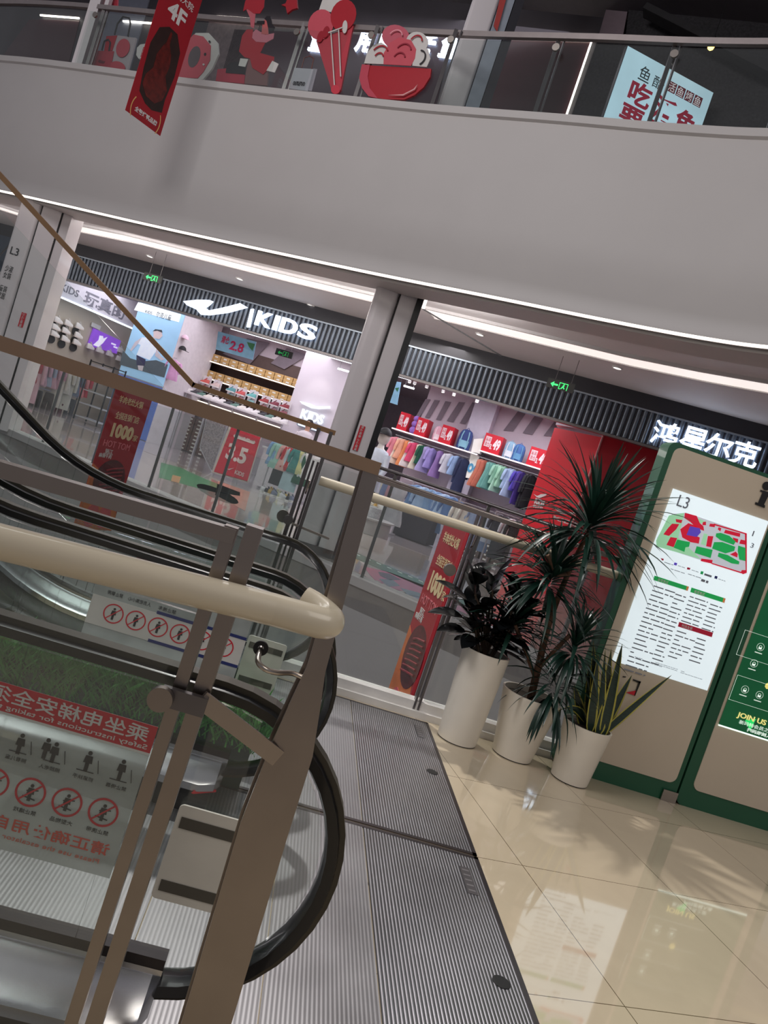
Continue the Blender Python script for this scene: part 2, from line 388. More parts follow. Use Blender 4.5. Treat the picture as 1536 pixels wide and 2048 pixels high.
# cove-lit stretches of the gallery ceiling, their glow put in as emissive strips
def band(pxs, z, wd, lab):
    pts = [onZ(a, b, z) for a, b in pxs]; path = [(p.x, p.y) for p in pts]
    t = thing('cove_glow', (pts[0].x, pts[0].y, z - .05), lab, 'cove glow')
    part('glow_strip', strip(path, [(0, z), (0, z - .02), (-wd, z - .02), (-wd, z)]), mat((255, 246, 240), .5, emit=.8, var=0), t)
    part('frame', strip(path, [(.05, z), (.05, z - .05), (.0, z - .05), (0, z)]).add(*(lambda q: (q.v, q.f))(strip(path, [(-wd, z), (-wd, z - .04), (-wd - .04, z - .04), (-wd - .04, z)]))), CEIL, t)
band([(118, 440), (250, 466), (500, 528), (760, 590)], 4.45, .55, 'long ceiling band of painted cove glow left of the tall middle column')
band([(846, 612), (950, 636), (1100, 672), (1250, 708), (1400, 738), (1545, 763)], 4.45, .62, 'long ceiling band of painted cove glow right of the tall middle column')
band([(-30, 400), (46, 424)], 4.45, .45, 'short band of painted cove glow at the left picture edge, left of the lettered column')
for i, (a, b, where) in enumerate(((300, 512, 'above the left exit sign'), (480, 557, 'above the swoosh sign'), (622, 610, 'above the letters of the children sign'), (960, 668, 'right of the middle column'), (1235, 735, 'above the right exit sign'))):
    p = onZ(a, b, 4.45); t = thing('spot_glint', p - ZV * .02, 'small painted spot reflection on the gallery ceiling ' + where, 'spot_glint', group='gallery spot reflections')  # glowing discs put in for spot reflections on the ceiling
    part('glint_disc', M().lathe([(.07, -.012), (.07, 0)], p, 20), mat((255, 250, 244), .5, emit=2.2), t)
    part('glint_ring', M().ring(Fr(p, (1, 0, 0), (0, -1, 0)), 0, 0, .07, .095, .02), WHITE, t)
# shop front: dark header and ribbed sign band
DK = mat((40, 39, 46), .45, var=.05); RIB = mat((96, 104, 114), .3, .55, var=.08)
struct('wall_header', M().prism([SP(-15.2, -.05, 4.15), SP(13, -.05, 4.15), SP(13, .1, 4.15), SP(-15.2, .1, 4.15)], (0, 0, .3)), DK)
sb = M(); n = 0; s = -6.4
sb.prism([SP(-6.5, 0, 3.5), SP(13, 0, 3.5), SP(13, .1, 3.5), SP(-6.5, .1, 3.5)], (0, 0, .66))
rb = M()
while s < 13:
    rb.loft([[SP(s + .052 + .045 * math.cos(PI * k / 6), -.045 * math.sin(PI * k / 6), z) for k in range(7)] for z in (3.52, 4.14)]); s += .118
t = thing('sign_band', SP(0, 0, 3.5), 'dark grey ribbed metal band above both shop openings', 'sign band')
part('backing', sb, DK, t); part('ribs', rb, RIB, t, smooth=60)
part('bottom_rail', M().prism([SP(-6.5, -.06, 3.46), SP(13, -.06, 3.46), SP(13, .1, 3.46), SP(-6.5, .1, 3.46)], (0, 0, .05)), STEELD, t)
part('top_rail', M().prism([SP(-6.5, -.06, 4.13), SP(13, -.06, 4.13), SP(13, .0, 4.13), SP(-6.5, .0, 4.13)], (0, 0, .03)), mat((150, 160, 170), .3, .6), t)
# columns
def col_box(mb, x0, y0, x1, y1, z0, z1, r=.06):
    q = []
    for cx, cy, a0 in ((x1 - r, y0 + r, -90), (x1 - r, y1 - r, 0), (x0 + r, y1 - r, 90), (x0 + r, y0 + r, 180)):
        for i in range(7): a = R(a0 + 15 * i); q.append((cx + r * math.cos(a), cy + r * math.sin(a), z0))
    return mb.prism(q, (0, 0, z1 - z0))
CW = mat((214, 208, 210), .35, var=.02, scale=1.2, coat=.2)
t = thing('column', (.28, 11.3, 0), 'tall pale clad column in the middle between the two shop openings', 'column')
part('shaft', col_box(M(), -.02, 11.0, .33, 11.6, 0, 4.45, .09), CW, t, smooth=40)
part('side_panel', M().box((.34, 11.0, 0), (.575, 11.6, 4.45)), CW, t)
part('groove', M().box((.325, 10.995, 0), (.34, 11.5, 4.45)), BLACK, t)
part('dark_frame', M().box((.575, 10.97, 0), (.665, 11.6, 4.45)), mat((22, 24, 28), .3, .3), t)
part('base', M().box((-.03, 10.98, 0), (.58, 11.5, .12)), STEELD, t)
f = FY(10.99); mb = M(); u, v = f.hit(721, 850); u2, v2 = f.hit(716, 903)
mb.rect(f, u, v2, u + .075, v, .004); part('red_sticker', mb, RED, t, label='narrow red notice strip')
part('sticker_lettering', text(M(), Fr((0, 10.986, 0), (0, 0, -1), (1, 0, 0)), '禁止倚靠 小心玻璃', -v, u + .02, -v2, u + .055), WHITE, t)
t = thing('column', (-5.8, 14.2, 0), 'tall pale column at the left with floor number and shop listing', 'column')
part('shaft', col_box(M(), -6.2, 13.9, -5.84, 14.5, 0, 4.45, .07), CW, t, smooth=40)
part('side_panel', M().box((-5.815, 13.9, 0), (-5.5, 14.5, 4.45)), CW, t)
part('edge_panel', M().box((-5.475, 13.93, 0), (-5.33, 14.5, 4.45)), CW, t)
g = M().box((-5.84, 13.92, 0), (-5.815, 14.4, 4.45)); part('groove', g, BLACK, t); part('groove', M().box((-5.5, 13.92, 0), (-5.475, 14.4, 4.45)), BLACK, t)
f = FY(13.895); mb = M()
text(mb, f, 'L3', -6.12, 2.92, -5.98, 3.05, bold=.01); text(mb, f, '少淑', -6.12, 2.62, -5.99, 2.73); text(mb, f, '女装', -6.12, 2.5, -5.99, 2.61)
text(mb, f, '童装', -6.12, 2.27, -5.99, 2.38); text(mb, f, '家居', -6.12, 2.15, -5.99, 2.26)
part('lettering', mb, BLACK, t)
mb = M(); u, v = f.hit(44, 624); u2, v2 = f.hit(40, 654); mb.rect(f, u, v2, u + .085, v, .004); part('red_sticker', mb, RED, t, label='narrow red notice strip')
part('sticker_lettering', text(M(), Fr((0, 13.89, 0), (0, 0, -1), (1, 0, 0)), '小心玻璃', -v, u + .02, -v2, u + .06), WHITE, t)
# neighbour shop at the very left
t = thing('shopfront', SP(-9, 0, 0), 'shopfront at the left picture edge with a dark blue grey header', 'shopfront')
part('header', M().prism([SP(-15.2, -.05, 3.2), SP(-6.6, -.05, 3.2), SP(-6.6, .0, 3.2), SP(-15.2, .0, 3.2)], (0, 0, .95)), mat((52, 62, 78), .4), t)
part('light_line', M().prism([SP(-15.2, .1, 3.0), SP(-6.9, .1, 3.0), SP(-6.9, .2, 3.0), SP(-15.2, .2, 3.0)], (0, 0, .05)), mat((240, 246, 255), .5, emit=2), t)
part('wall_panel', M().prism([SP(-15.2, .6, 0), SP(-7.15, .6, 0), SP(-7.15, .7, 0), SP(-15.2, .7, 0)], (0, 0, 4.1)), mat((190, 182, 170), .6), t)
# printed pictures on the gallery floor
FZ = Fr((0, 0, 0), (1, 0, 0), (0, 1, 0))
def decal(name, lab, px, col, extra=()):
    c = FZ.hit(*px[0]); t = thing(name, (c[0], c[1], 0), lab, 'floor graphic')
    part('print', M().pix(FZ, px, .002, .0005), mat(col, .25), t)
    for nm, P_, cc in extra:
        mb = M()
        for q in P_: mb.pix(FZ, q, .002, .002)
        part(nm, mb, mat(cc, .25), t)
    return t
dash = []
for k in range(13):
    a = 690 + k * 21; b = 1098.5 + k * 8.75; dash.append([(a, b), (a + 9, b + 4), (a + 9, b + 5.5), (a, b + 1.5)])
decal('floor_graphic', 'long green strip with white dashes printed along the far gallery floor', [(655, 1080), (760, 1126), (870, 1172), (985, 1219), (985, 1234), (870, 1186), (760, 1138), (655, 1093)], (46, 112, 84), [('dash', dash, (210, 220, 215))])
decal('floor_graphic', 'pink patch with coloured blobs on the gallery floor beside the hanging banner', [(728, 1133), (780, 1145), (850, 1172), (900, 1196), (985, 1236), (985, 1250), (900, 1214), (840, 1192), (760, 1170), (740, 1150)], (186, 92, 124), [('blob', [[(758, 1158), (785, 1160), (800, 1172), (776, 1174)], [(800, 1176), (838, 1186), (850, 1196), (815, 1190)]], (84, 120, 130)), ('dark_blob', [[(756, 1144), (780, 1148), (802, 1160), (780, 1161), (760, 1152)]], (58, 54, 62))])
decal('floor_graphic', 'green grassy picture printed on the gallery floor behind the left escalator rail', [(322, 925), (360, 935), (410, 958), (480, 985), (480, 992), (430, 985), (380, 972), (318, 955)], (52, 128, 78), [('flower', [[(345, 950), (362, 954), (358, 966), (342, 962)]], (190, 140, 90))])
decal('floor_graphic', 'dark green oval printed on the gallery floor below the sale poster', [(393 + 42 * (1 + math.cos(a)) , 988 + 11 * math.sin(a) + 17 * math.cos(a)) for a in [2 * PI * i / 20 for i in range(20)]], (40, 76, 62))
decal('floor_graphic', 'salmon pink patch on the gallery floor in front of the sale poster', [(436, 962), (500, 984), (490, 1022), (472, 1012), (430, 990)], (196, 140, 124))
lt = M(); 
for i in range(6):
    a = 668 + i * 0; 
mb = M(); text(mb, Fr(onZ(664, 1136, 0), (0.86, -.5, 0), (.5, .86, 0)), 'FUN', 0, 0, .95, .45, bold=.02); solo('floor_lettering', mb, mat((120, 112, 100), .3), 'large grey letters printed on the gallery floor beside the near railing post', 'floor graphic')
# ================================================================ escalators
def hx(x):          # rise of the run above the landing
    a = -x - .95
    if a <= 0: return 0.0
    rr = 1.3; ar = rr * math.sin(R(30))
    if a < ar: return rr - math.sqrt(rr * rr - a * a)
    return rr * (1 - math.cos(R(30))) + (a - ar) * math.tan(R(30))
XS = [-7, -5, -3.5, -2.6, -2.2, -1.9] + [-1.75 + .1 * i for i in range(9)] + [-.8, -.5, -.2]
RIBM = None
def rib_mat(col, period, dirx=True, rough=.3, depth=.35, bmp=.5):
    mm = bpy.data.materials.new('ribbed_metal'); mm.use_nodes = True; nt = mm.node_tree; b = nt.nodes['Principled BSDF']
    g = nt.nodes.new('ShaderNodeNewGeometry'); wv = nt.nodes.new('ShaderNodeTexWave'); wv.bands_direction = 'X' if dirx else 'Y'
    wv.inputs['Scale'].default_value = .31416 / period * 1.0
    nt.links.new(g.outputs['Position'], wv.inputs[0])
    rp = nt.nodes.new('ShaderNodeValToRGB'); c = [lin(x) for x in col]
    rp.color_ramp.elements[0].color = [x * depth for x in c] + [1]; rp.color_ramp.elements[1].color = c + [1]
    rp.color_ramp.elements[0].position = .25; rp.color_ramp.elements[1].position = .6
    nz = nt.nodes.new('ShaderNodeTexNoise'); nz.inputs['Scale'].default_value = 3
    mr = nt.nodes.new('ShaderNodeMapRange'); mr.inputs['To Min'].default_value = rough * .7; mr.inputs['To Max'].default_value = rough * 1.5
    nt.links.new(g.outputs['Position'], nz.inputs['Vector']); nt.links.new(nz.outputs['Fac'], mr.inputs['Value']); nt.links.new(mr.outputs[0], b.inputs['Roughness'])
    nt.links.new(wv.outputs['Fac'], rp.inputs[0]); nt.links.new(rp.outputs[0], b.inputs['Base Color'])
    bp = nt.nodes.new('ShaderNodeBump'); bp.inputs['Strength'].default_value = bmp; bp.inputs['Distance'].default_value = .004
    nt.links.new(wv.outputs['Fac'], bp.inputs['Height']); nt.links.new(bp.outputs[0], b.inputs['Normal'])
    b.inputs['Metallic'].default_value = .85
    return mm
PLATE = rib_mat((176, 174, 180), .0135, True, .3, .28); PLATEF = rib_mat((156, 154, 157), .0135, True, .38, .82, .12)
SILV = mat((206, 206, 208), .22, 1.0, var=.04, aniso=(.4, 1, 1)); CLAMP = mat((66, 62, 64), .3, .8)
def escalator(yc, lab, near):
    t = thing('escalator', (0, yc, 0), lab, 'escalator', group=None)
    for sg in (-1, 1):
        y = yc + sg * .62; r0 = .365; cx, cz = -.045, .52
        top = [(x, y, cz + r0 + hx(x)) for x in XS]
        arc = [(cx + r0 * math.sin(R(a)), y, cz + r0 * math.cos(R(a))) for a in range(0, 181, 9)]
        path = top + arc + [(-.15, y, cz - r0 + .0), (-.3, y, cz - r0 - .004)]
        prof = [(-.04, -.012), (-.034, .012), (-.018, .018), (.018, .018), (.034, .012), (.04, -.012), (.03, -.016), (-.03, -.016)]
        part('handrail', M().sweep(path, [(a, -b) for a, b in prof][::-1], cap=True), RUBBER, t, smooth=50)
        # guide under the handrail
        prof = [(-.022, -.03), (-.022, -.016), (.022, -.016), (.022, -.03)]
        part('rail_guide', M().sweep(path, [(a, -b) for a, b in prof][::-1]), mat((70, 66, 58), .4, .6), t)
        # glass
        r1 = r0 - .028; o = []
        for x in XS: o.append((x, y, cz + r1 + hx(x)))
        for a in range(9, 171, 9): o.append((cx + r1 * math.sin(R(a)), y, cz + r1 * math.cos(R(a))))
        low = [(x, y, .2 + hx(x)) for x in XS + [0.0]][::-1]
        mb = M(); top_ = [(x, cz + r1 + hx(x)) for x in XS]; 
        for i in range(len(XS) - 1):
            a, b = XS[i], XS[i + 1]
            mb.prism([(a, y - .006, .2 + hx(a)), (b, y - .006, .2 + hx(b)), (b, y - .006, cz + r1 + hx(b)), (a, y - .006, cz + r1 + hx(a))], (0, .012, 0))
        half = [(cx + r1 * math.sin(R(a)), y - .006, cz + r1 * math.cos(R(a))) for a in range(0, 163, 9)]
        mb.prism([(-.2, y - .006, cz + r1)] + half + [(-.2, y - .006, .2)], (0, .012, 0))
        part('balustrade_glass', mb, GLASS, t)
        # base of the balustrade
        XD = XS + [.0]
        def cross(x, w_):
            h = hx(x); return [(-.14 * w_, .10), (-.145 * w_, .13), (-.13 * w_, .145), (-.022, .19), (-.022, .205), (.022, .205), (.022, .19), (.13 * w_, .145), (.145 * w_, .13), (.14 * w_, .10)]
        rows = []; 
        for x, w_ in [(x, 1) for x in XS] + [(-.06, 1), (.0, .72), (.02, .3)]:
            rows.append([Vector((x, y + a, b + hx(x))) for a, b in cross(x, w_)])
        part('deck', M().loft(rows), SILV, t, smooth=30)
        part('glass_clamp', M().sweep([(x, y, .218 + hx(x)) for x in XS + [.02]], [(-.022, -.014), (.022, -.014), (.022, .012), (-.022, .012)][::-1]), CLAMP, t)
        rows = [[Vector((x, y + a * w_, b + hx(x))) for a, b in ((-.12, 0), (-.12, .10), (.12, .10), (.12, 0))] for x, w_ in [(x, 1) for x in XS] + [(-.08, 1), (-.01, .7)]]
        part('skirt', M().loft(rows), mat((52, 50, 52), .4, .5), t)
        part('warning_line', M().sweep([(x, y - .146, .095 + hx(x)) for x in (-.075, -.07)], [(-.001, -.002), (.001, -.002), (.001, .002), (-.001, .002)]).bar((-.07, y - .146, .096), (.01, y - .08, .096), .007, .007), RED, t)
        part('inlet_box', M().box((-.34, y - .05, .02), (-.16, y + .05, .12)), BLACK, t)
    # steps and comb
    for k in range(16):
        x1 = -.62 - k * .4
        if k < 2: z = -.005
        else: z = round(hx(x1 + .05) / .2 * 1.0, 3) * .2
        mb = M().box((x1 - .4, yc - .47, z - .02), (x1, yc + .47, z)); mb.box((x1 - .4, yc - .47, z - .3), (x1 - .39, yc + .47, z - .02))
        part('step', mb, STEPM, t)
    mb = M().box((-.75, yc - .47, 0), (-.60, yc + .47, .012))
    for i in range(40): y = yc - .46 + i * .0235; mb.box((-.78, y, .0), (-.75, y + .012, .008))
    part('comb_plate', mb, mat((198, 196, 192), .35, .8), t)
    part('truss_side', M().loft([[Vector((x, yc + a, hx(x) + b)) for a, b in ((-.72, -.45), (-.72, -.02), (-.69, -.02), (-.69, -.45))] for x in XS if x < -.9]), mat((196, 190, 180), .5), t)
    part('truss_side', M().loft([[Vector((x, yc + a, hx(x) + b)) for a, b in ((.69, -.45), (.69, -.02), (.72, -.02), (.72, -.45))] for x in XS if x < -.9]), mat((196, 190, 180), .5), t)
    # plate on the near newel
    f = Fr((0, yc - .62 - .012, 0)); u0, v0, u1, v1 = -.062, .37, .115, .605
    part('newel_plate', M().rect(f, u0, v0, u1, v1, .006, 0, .012), mat((218, 214, 204), .45), t, label='white plate with two dark bands')
    part('plate_band', M().rect(f, u0 + .012, v1 - .055, u1 - .012, v1 - .028, .002, .006), mat((84, 80, 72), .5), t)
    part('plate_band', M().rect(f, u0 + .012, v0 + .022, u1 - .012, v0 + .049, .002, .006), mat((84, 80, 72), .5), t)
    return t
STEPM = rib_mat((120, 122, 126), .02, False, .4, .4)
escalator(2.40, 'nearer escalator with black handrails looping around clear glass sides', True)
escalator(4.035, 'farther escalator with black handrails, between the nearer one and the shop railing', False)
def landing(y0, y1, lab):
    t = thing('landing_plate', (.4, (y0 + y1) / 2, 0), lab, 'floor plate')
    fr_ = M()
    for a, b, c, d in ((-.6, y0, 1.19, y0 + .02), (-.6, y1 - .02, 1.19, y1), (1.17, y0, 1.19, y1)): fr_.box((a, b, 0), (c, d, .006))
    part('frame', fr_, mat((84, 78, 80), .35, .8), t)
    for a, b, mm in ((-.6, -.08, PLATEF), (-.076, .30, PLATEF), (.304, .655, PLATEF), (.659, 1.17, PLATE)):
        part('panel', M().box((a, y0 + .02, 0), (b, y1 - .02, .005)), mm, t)
    hy = y0 + (y1 - y0) * .5
    part('lock_cover', M().lathe([(.032, .005), (.032, .007), (.026, .0075)], (1.1, hy, 0), 24), BLACK, t)
    f = Fr((1.08, y1 - .32, 0), (1, 0, 0), (0, 1, 0))
    part('maker_plate', M().rect(f, 0, 0, .045, .2, .0015, .0051), mat((110, 106, 108), .4, .7), t)
    part('maker_lettering', text(M(), Fr((1.08, y1 - .32, 0), (0, 1, 0), (-1, 0, 0)), 'ESCALATOR'[:0] + 'OTIS'[:0] + '|||||', .02, -.038, .18, -.008, .0005, .0067), mat((150, 146, 148), .4, .7), t)
landing(1.55, 3.2, 'ribbed metal landing plate at the foot of the nearer escalator')
landing(3.215, 4.86, 'ribbed metal landing plate at the foot of the farther escalator')
# artificial grass between the escalators
t = thing('grass_planter', (-.6, 3.2, 0), 'long dark green box of artificial grass between the two escalators', 'planter')
part('box', M().box((-2.2, 3.19, 0), (.1, 3.235, .28)), mat((22, 52, 44), .4), t)
gm = M(); rg = random.Random(3)
for i in range(7500):
    x = rg.uniform(-2.1, .14); y = rg.uniform(3.16, 3.27); z = rg.uniform(.17, .36) + hx(x) * .6; a = rg.uniform(0, 2 * PI); l = rg.uniform(.05, .11); wd = .004
    d = Vector((math.cos(a) * .5, math.sin(a) * .5 - .15, 1)).normalized(); sd = Vector((-math.sin(a), math.cos(a), 0)) * wd; p = Vector((x, y, z))
    gm.add([p - sd, p + sd, p + d * l * .6 + sd * .7 + Vector((d.x, d.y, 0)) * .01, p + d * l + Vector((d.x, d.y, -.2)) * l * .4], [(0, 1, 2, 3)])
part('grass', gm, mat((96, 176, 84), .6, var=.3, scale=14), t, kind='stuff')
# ================================================================ railings
def LY(x): return 1.40 + .2 * x
t = thing('glass_railing', (-.1, LY(-.1), 0), 'near glass railing with a thick cream handrail and flat steel posts beside the escalator', 'railing')
cr = [(-2.6, LY(-2.6), 1.185), (-1.2, LY(-1.2), 1.185), (-.457, 1.307, 1.182), (-.2, 1.36, 1.185), (0, 1.40, 1.188)]
cr += smooth_path([(0.0, 1.40, 1.188), (.06, 1.408, 1.188), (.096, 1.418, 1.188), (.108, 1.434, 1.19), (.10, 1.452, 1.194), (.075, 1.47, 1.2), (.05, 1.478, 1.204)], 6)
part('handrail', M().tube(cr, .0300, 20), CREAM, t, smooth=60, label='thick cream plastic handrail')
def rbar(x0, x1, z, w_, h): return M().prism([(x0, LY(x0) + .04, z - h), (x1, LY(x1) + .04, z - h), (x1, LY(x1) + w_ + .04, z - h), (x0, LY(x0) + w_ + .04, z - h)], (0, 0, h))
part('top_rail', rbar(-2.6, -.107, 1.304, .035, .027), STEELW, t)
part('post', M().box((-.131, 1.425, .0), (-.106, 1.455, 1.306)), STEELW, t)
part('post', M().box((-.094, 1.43, .0), (-.062, 1.47, 1.318)), STEELW, t)
part('glass_panel', M().box((-2.6, 1.47, .1), (-.13, 1.482, 1.12)), GLASS, t)
part('clamp_disc', M().add(*(lambda q: (q.v, q.f))(M().disc(Fr((-.142, 1.40, .972)), 0, 0, .023, None, .016, 0, 28))), STEELW, t, smooth=40)
part('clamp_strap', M().bar((-.145, 1.408, .974), (-.06, 1.408, .974), .014, .036, (0, 0, 1)), STEELD, t)
part('brace', M().bar((-.075, 1.415, .985), Vector((FY(1.49).hit(556, 1514)[0], 1.485, FY(1.49).hit(556, 1514)[1])), .008, .034), STEELW, t)
# twin-plate tapered end post
def tpost(y):
    pr = [(0.4, .098), (.74, .098), (.91, .086), (1.0, .062), (1.08, .038), (1.5, .030)]
    pr = [(0, .098)] + pr
    xr = .112
    L_ = [(xr + .02 - w_ / 2 - .032, z) for z, w_ in pr]
    def cen(z): return .143 - .046 * z / 1.5 + (.008 if .9 < z < 1.1 else 0)
    return [(cen(z) - w_ / 2, z) for z, w_ in pr] + [(cen(z) + w_ / 2, z) for z, w_ in pr[::-1]]
part('end_post', M().prism([(x, 1.488, z) for x, z in tpost(0)], (0, .010, 0)), STEELW, t, label='wide tapered flat steel end post')
part('end_post', M().prism([(x - .004, 1.54, z - .0) for x, z in tpost(0)], (0, .010, 0)), STEELW, t, label='wide tapered flat steel end post')
part('upper_rail', M().prism([(-2.4, 1.0, 1.48), (.112, 1.482, 1.48), (.112, 1.52, 1.48), (-2.4, 1.04, 1.48)], (0, 0, .025)), mat((180, 150, 124), .36, 1.0), t, label='flat bronze toned steel rail at eye level')
part('bracket_rod', M().tube(smooth_path([(0.002, 1.475, 1.095), (.004, 1.43, 1.08), (.022, 1.42, 1.072), (.045, 1.44, 1.066), (.075, 1.485, 1.06), (.105, 1.495, 1.054)], 5), .0055, 10), STEEL, t, smooth=50)
part('rubber_washer', M().ring(Fr((0.002, 1.468, 1.095)), 0, 0, .006, .0145, .006), BLACK, t)
# railing in front of the void, parallel to the escalators
t = thing('glass_railing', (1.1, 4.95, 0), 'glass railing with cream handrail and slim steel posts behind the potted plants', 'railing')
part('curb', M().box((-.6, 4.90, 0), (4.8, 5.06, .045)).box((-.6, 4.935, .045), (4.8, 5.04, .10)), mat((220, 216, 212), .35), t)
part('handrail', M().tube([(.03, 4.86, 1.29), (2.5, 4.86, 1.31), (4.7, 4.86, 1.33)], .03, 16), CREAM, t, smooth=60, label='slim cream plastic handrail')
part('top_rail', M().box((.3, 4.95, 1.395), (4.7, 4.99, 1.42)), STEELW, t)
for x in (-.03, 1.10, 2.28, 3.45, 4.6):
    part('post', M().box((x - .022, 4.93, .03), (x - .008, 4.985, 1.395)), STEELD, t)
    part('post', M().box((x + .008, 4.93, .03), (x + .022, 4.985, 1.395)), STEELD, t)
    part('clamp_disc', M().disc(Fr((x - .09, 4.925, 1.0)), 0, 0, .04, None, .03), STEELW, t)
    part('bracket_rod', M().tube([(x, 4.94, 1.18), (x, 4.9, 1.2), (x + .0, 4.87, 1.27)], .006, 8), STEEL, t)
x = -.55
for a, b in ((-.5, -.06), (0, 1.05), (1.15, 2.23), (2.33, 3.4), (3.5, 4.55)):
    part('glass_panel', M().box((a, 5.0, .1), (b, 5.012, 1.3)), GLASS, t)
# sloping railing that follows the farther escalator
t = thing('sloping_railing', (0, 4.82, 0), 'thin bronze steel railing that climbs to the left beside the farther escalator', 'railing')
sl = math.tan(R(29.6)); xe = -4.6
part('top_rail', M().bar((.03, 4.82, 1.6), (-.885, 4.82, 1.605), .03, .03).bar((-.875, 4.82, 1.600), (xe, 4.82, 1.6 + (-.885 - xe) * sl), .03, .03), mat((176, 140, 106), .36, 1.0), t)
for x in (.005, -.075): part('post', M().box((x - .011, 4.80, 0), (x + .011, 4.84, 1.6)), STEELD, t)
part('mid_rail', M().bar((-.05, 4.83, .98), (.2, 4.83, .96), .014, .014), STEEL, t)
part('clamp_disc', M().disc(Fr((-.08, 4.79, 1.0)), 0, 0, .03, None, .02), STEELD, t)
mb = M().prism([(-.1, 4.85, .1), (-.885, 4.85, .1), (-.885, 4.85, 1.5), (-.1, 4.85, 1.5)], (0, .01, 0))
mb.prism([(-.9, 4.85, .3), (xe, 4.85, .3 + (-.9 - xe) * sl), (xe, 4.85, 1.45 + (-.9 - xe) * sl), (-.9, 4.85, 1.45)], (0, .01, 0)); part('glass_panel', mb, GLASS, t)
# gallery railing on the far side of the void
t = thing('gallery_railing', (-1, 11.2, 0), 'thin steel and glass railing along the far gallery edge in front of the shops', 'railing')
def off(path, o, z): return [(p.x, p.y, p.z) for p in [r_[0] for r_ in strip_rows(path, o, z)]]
def strip_rows(path, o, z):
    rows = []
    for i, p in enumerate(path):
        a = Vector(path[max(i - 1, 0)]); b = Vector(path[min(i + 1, len(path) - 1)]); t_ = (b - a).normalized()
        rows.append([Vector((p[0] + t_.y * o, p[1] - t_.x * o, z))])
    return rows
E3b = E3[3:]
part('top_rail', M().tube(off(E3b, -.12, 1.47), .022, 8), STEELD, t, smooth=60)
part('mid_rail', M().tube(off(E3b, -.06, 1.36), .02, 8), STEELW, t, smooth=60)
part('glass_panel', strip(E3b, [(-.1, .05), (-.1, 1.3), (-.112, 1.3), (-.112, .05)]), GLASS, t)
acc = 0; last = None; nxt = .6
for p in off(E3b, -.14, 0):
    p = Vector(p)
    if last is not None:
        seg = (p - last).length
        while acc + seg >= nxt:
            q = last.lerp(p, (nxt - acc) / seg)
            part('post', M().box((q.x - .02, q.y - .02, .03), (q.x + .02, q.y + .02, 1.46)), STEELD, t); nxt += 1.35
        acc += seg
    last = p
# ================================================================ kiosks
TAUPE = mat((200, 186, 166), .5, var=.02, scale=2, coat=.1); KGRN = mat((26, 84, 58), .4, coat=.2, var=.04)
SCRW = mat((222, 236, 242), .25, emit=.66, var=.01)
def sgl(col, e=.35): return mat(col, .3, emit=e, var=.02)
KF = Fr((0, 4.75, 0))
def kiosk(x0, x1, lab, u0, u1):
    t = thing('information_kiosk', ((x0 + x1) / 2, 4.82, 0), lab, 'kiosk')
    part('frame', M().rect(Fr((0, 4.89, 0)), x0, 0.0, x1, 2.235, .135, 0, .05), KGRN, t, smooth=30)
    part('front_panel', M().rect(KF, u0, .125, u1, 2.21, .006, -.005, .05), TAUPE, t)
    return t
t = kiosk(2.06, 2.90, 'taupe mall directory kiosk with green frame and a white lit floor map', 2.10, 2.865)
f = Fr((0, 4.744, 0)); S1 = M().rect(f, 2.172, .782, 2.85, 1.95, .004)
scr = part('map_screen', S1, SCRW, t, label='white lit screen with a coloured floor map and shop lists')
f = Fr((0, 4.74, 0)); H = f.hit
def KP(a, b): return (1270 + a * .2051, 960 + b * .2051)
def kpix(mb, pts, t_=.001): return mb.pix(f, [KP(*p) for p in pts], t_, .0005)
def addp(name, mb, col, lab=None, e=.4):
    o = part(name, mb, sgl(col, e), scr, label=lab); return o
mb = M(); kpix(mb, [(360, 330), (500, 318), (1085, 520), (1085, 880), (1040, 912), (210, 640), (215, 560)]); addp('map_ground', mb, (198, 204, 214))
mb = M(); kpix(mb, [(330, 345), (480, 320), (420, 560), (640, 770), (210, 648), (205, 590)], .0016); kpix(mb, [(600, 370), (640, 385), (700, 410), (620, 430)], .0016); kpix(mb, [(670, 520), (705, 528), (690, 640), (640, 625)], .0016); addp('map_green_area', mb, (160, 220, 176))
mb = M()
for q in ([(485, 320), (600, 350), (630, 420), (665, 450), (672, 495), (600, 470), (540, 410), (480, 370)], [(395, 380), (460, 390), (450, 420), (400, 410)], [(360, 425), (430, 430), (400, 480), (330, 545), (275, 530), (320, 470)], [(440, 480), (520, 420), (600, 450), (560, 530), (630, 560), (620, 620), (540, 605), (460, 560)], [(345, 556), (410, 566), (375, 655), (305, 632)], [(660, 410), (690, 405), (690, 440), (655, 440)], [(730, 425), (780, 430), (775, 460), (722, 452)], [(815, 460), (840, 470), (830, 500), (805, 480)], [(880, 485), (1025, 520), (1020, 555), (865, 515)], [(1030, 580), (1078, 590), (1072, 630), (1015, 620)], [(950, 560), (1005, 575), (1000, 612), (965, 600)], [(710, 545), (762, 548), (740, 655), (692, 645)], [(925, 725), (980, 698), (1000, 720), (995, 755)], [(645, 765), (755, 780), (748, 815), (640, 790)], [(1040, 878), (1088, 878), (1088, 905), (1050, 918), (1030, 900)], [(1070, 525), (1088, 522), (1088, 885), (1078, 885)], [(750, 808), (1040, 898), (1035, 910), (745, 818)], [(770, 425), (1088, 520), (1085, 532), (765, 438)]): kpix(mb, q, .0022)
addp('map_red_shops', mb, (206, 26, 56))
mb = M()
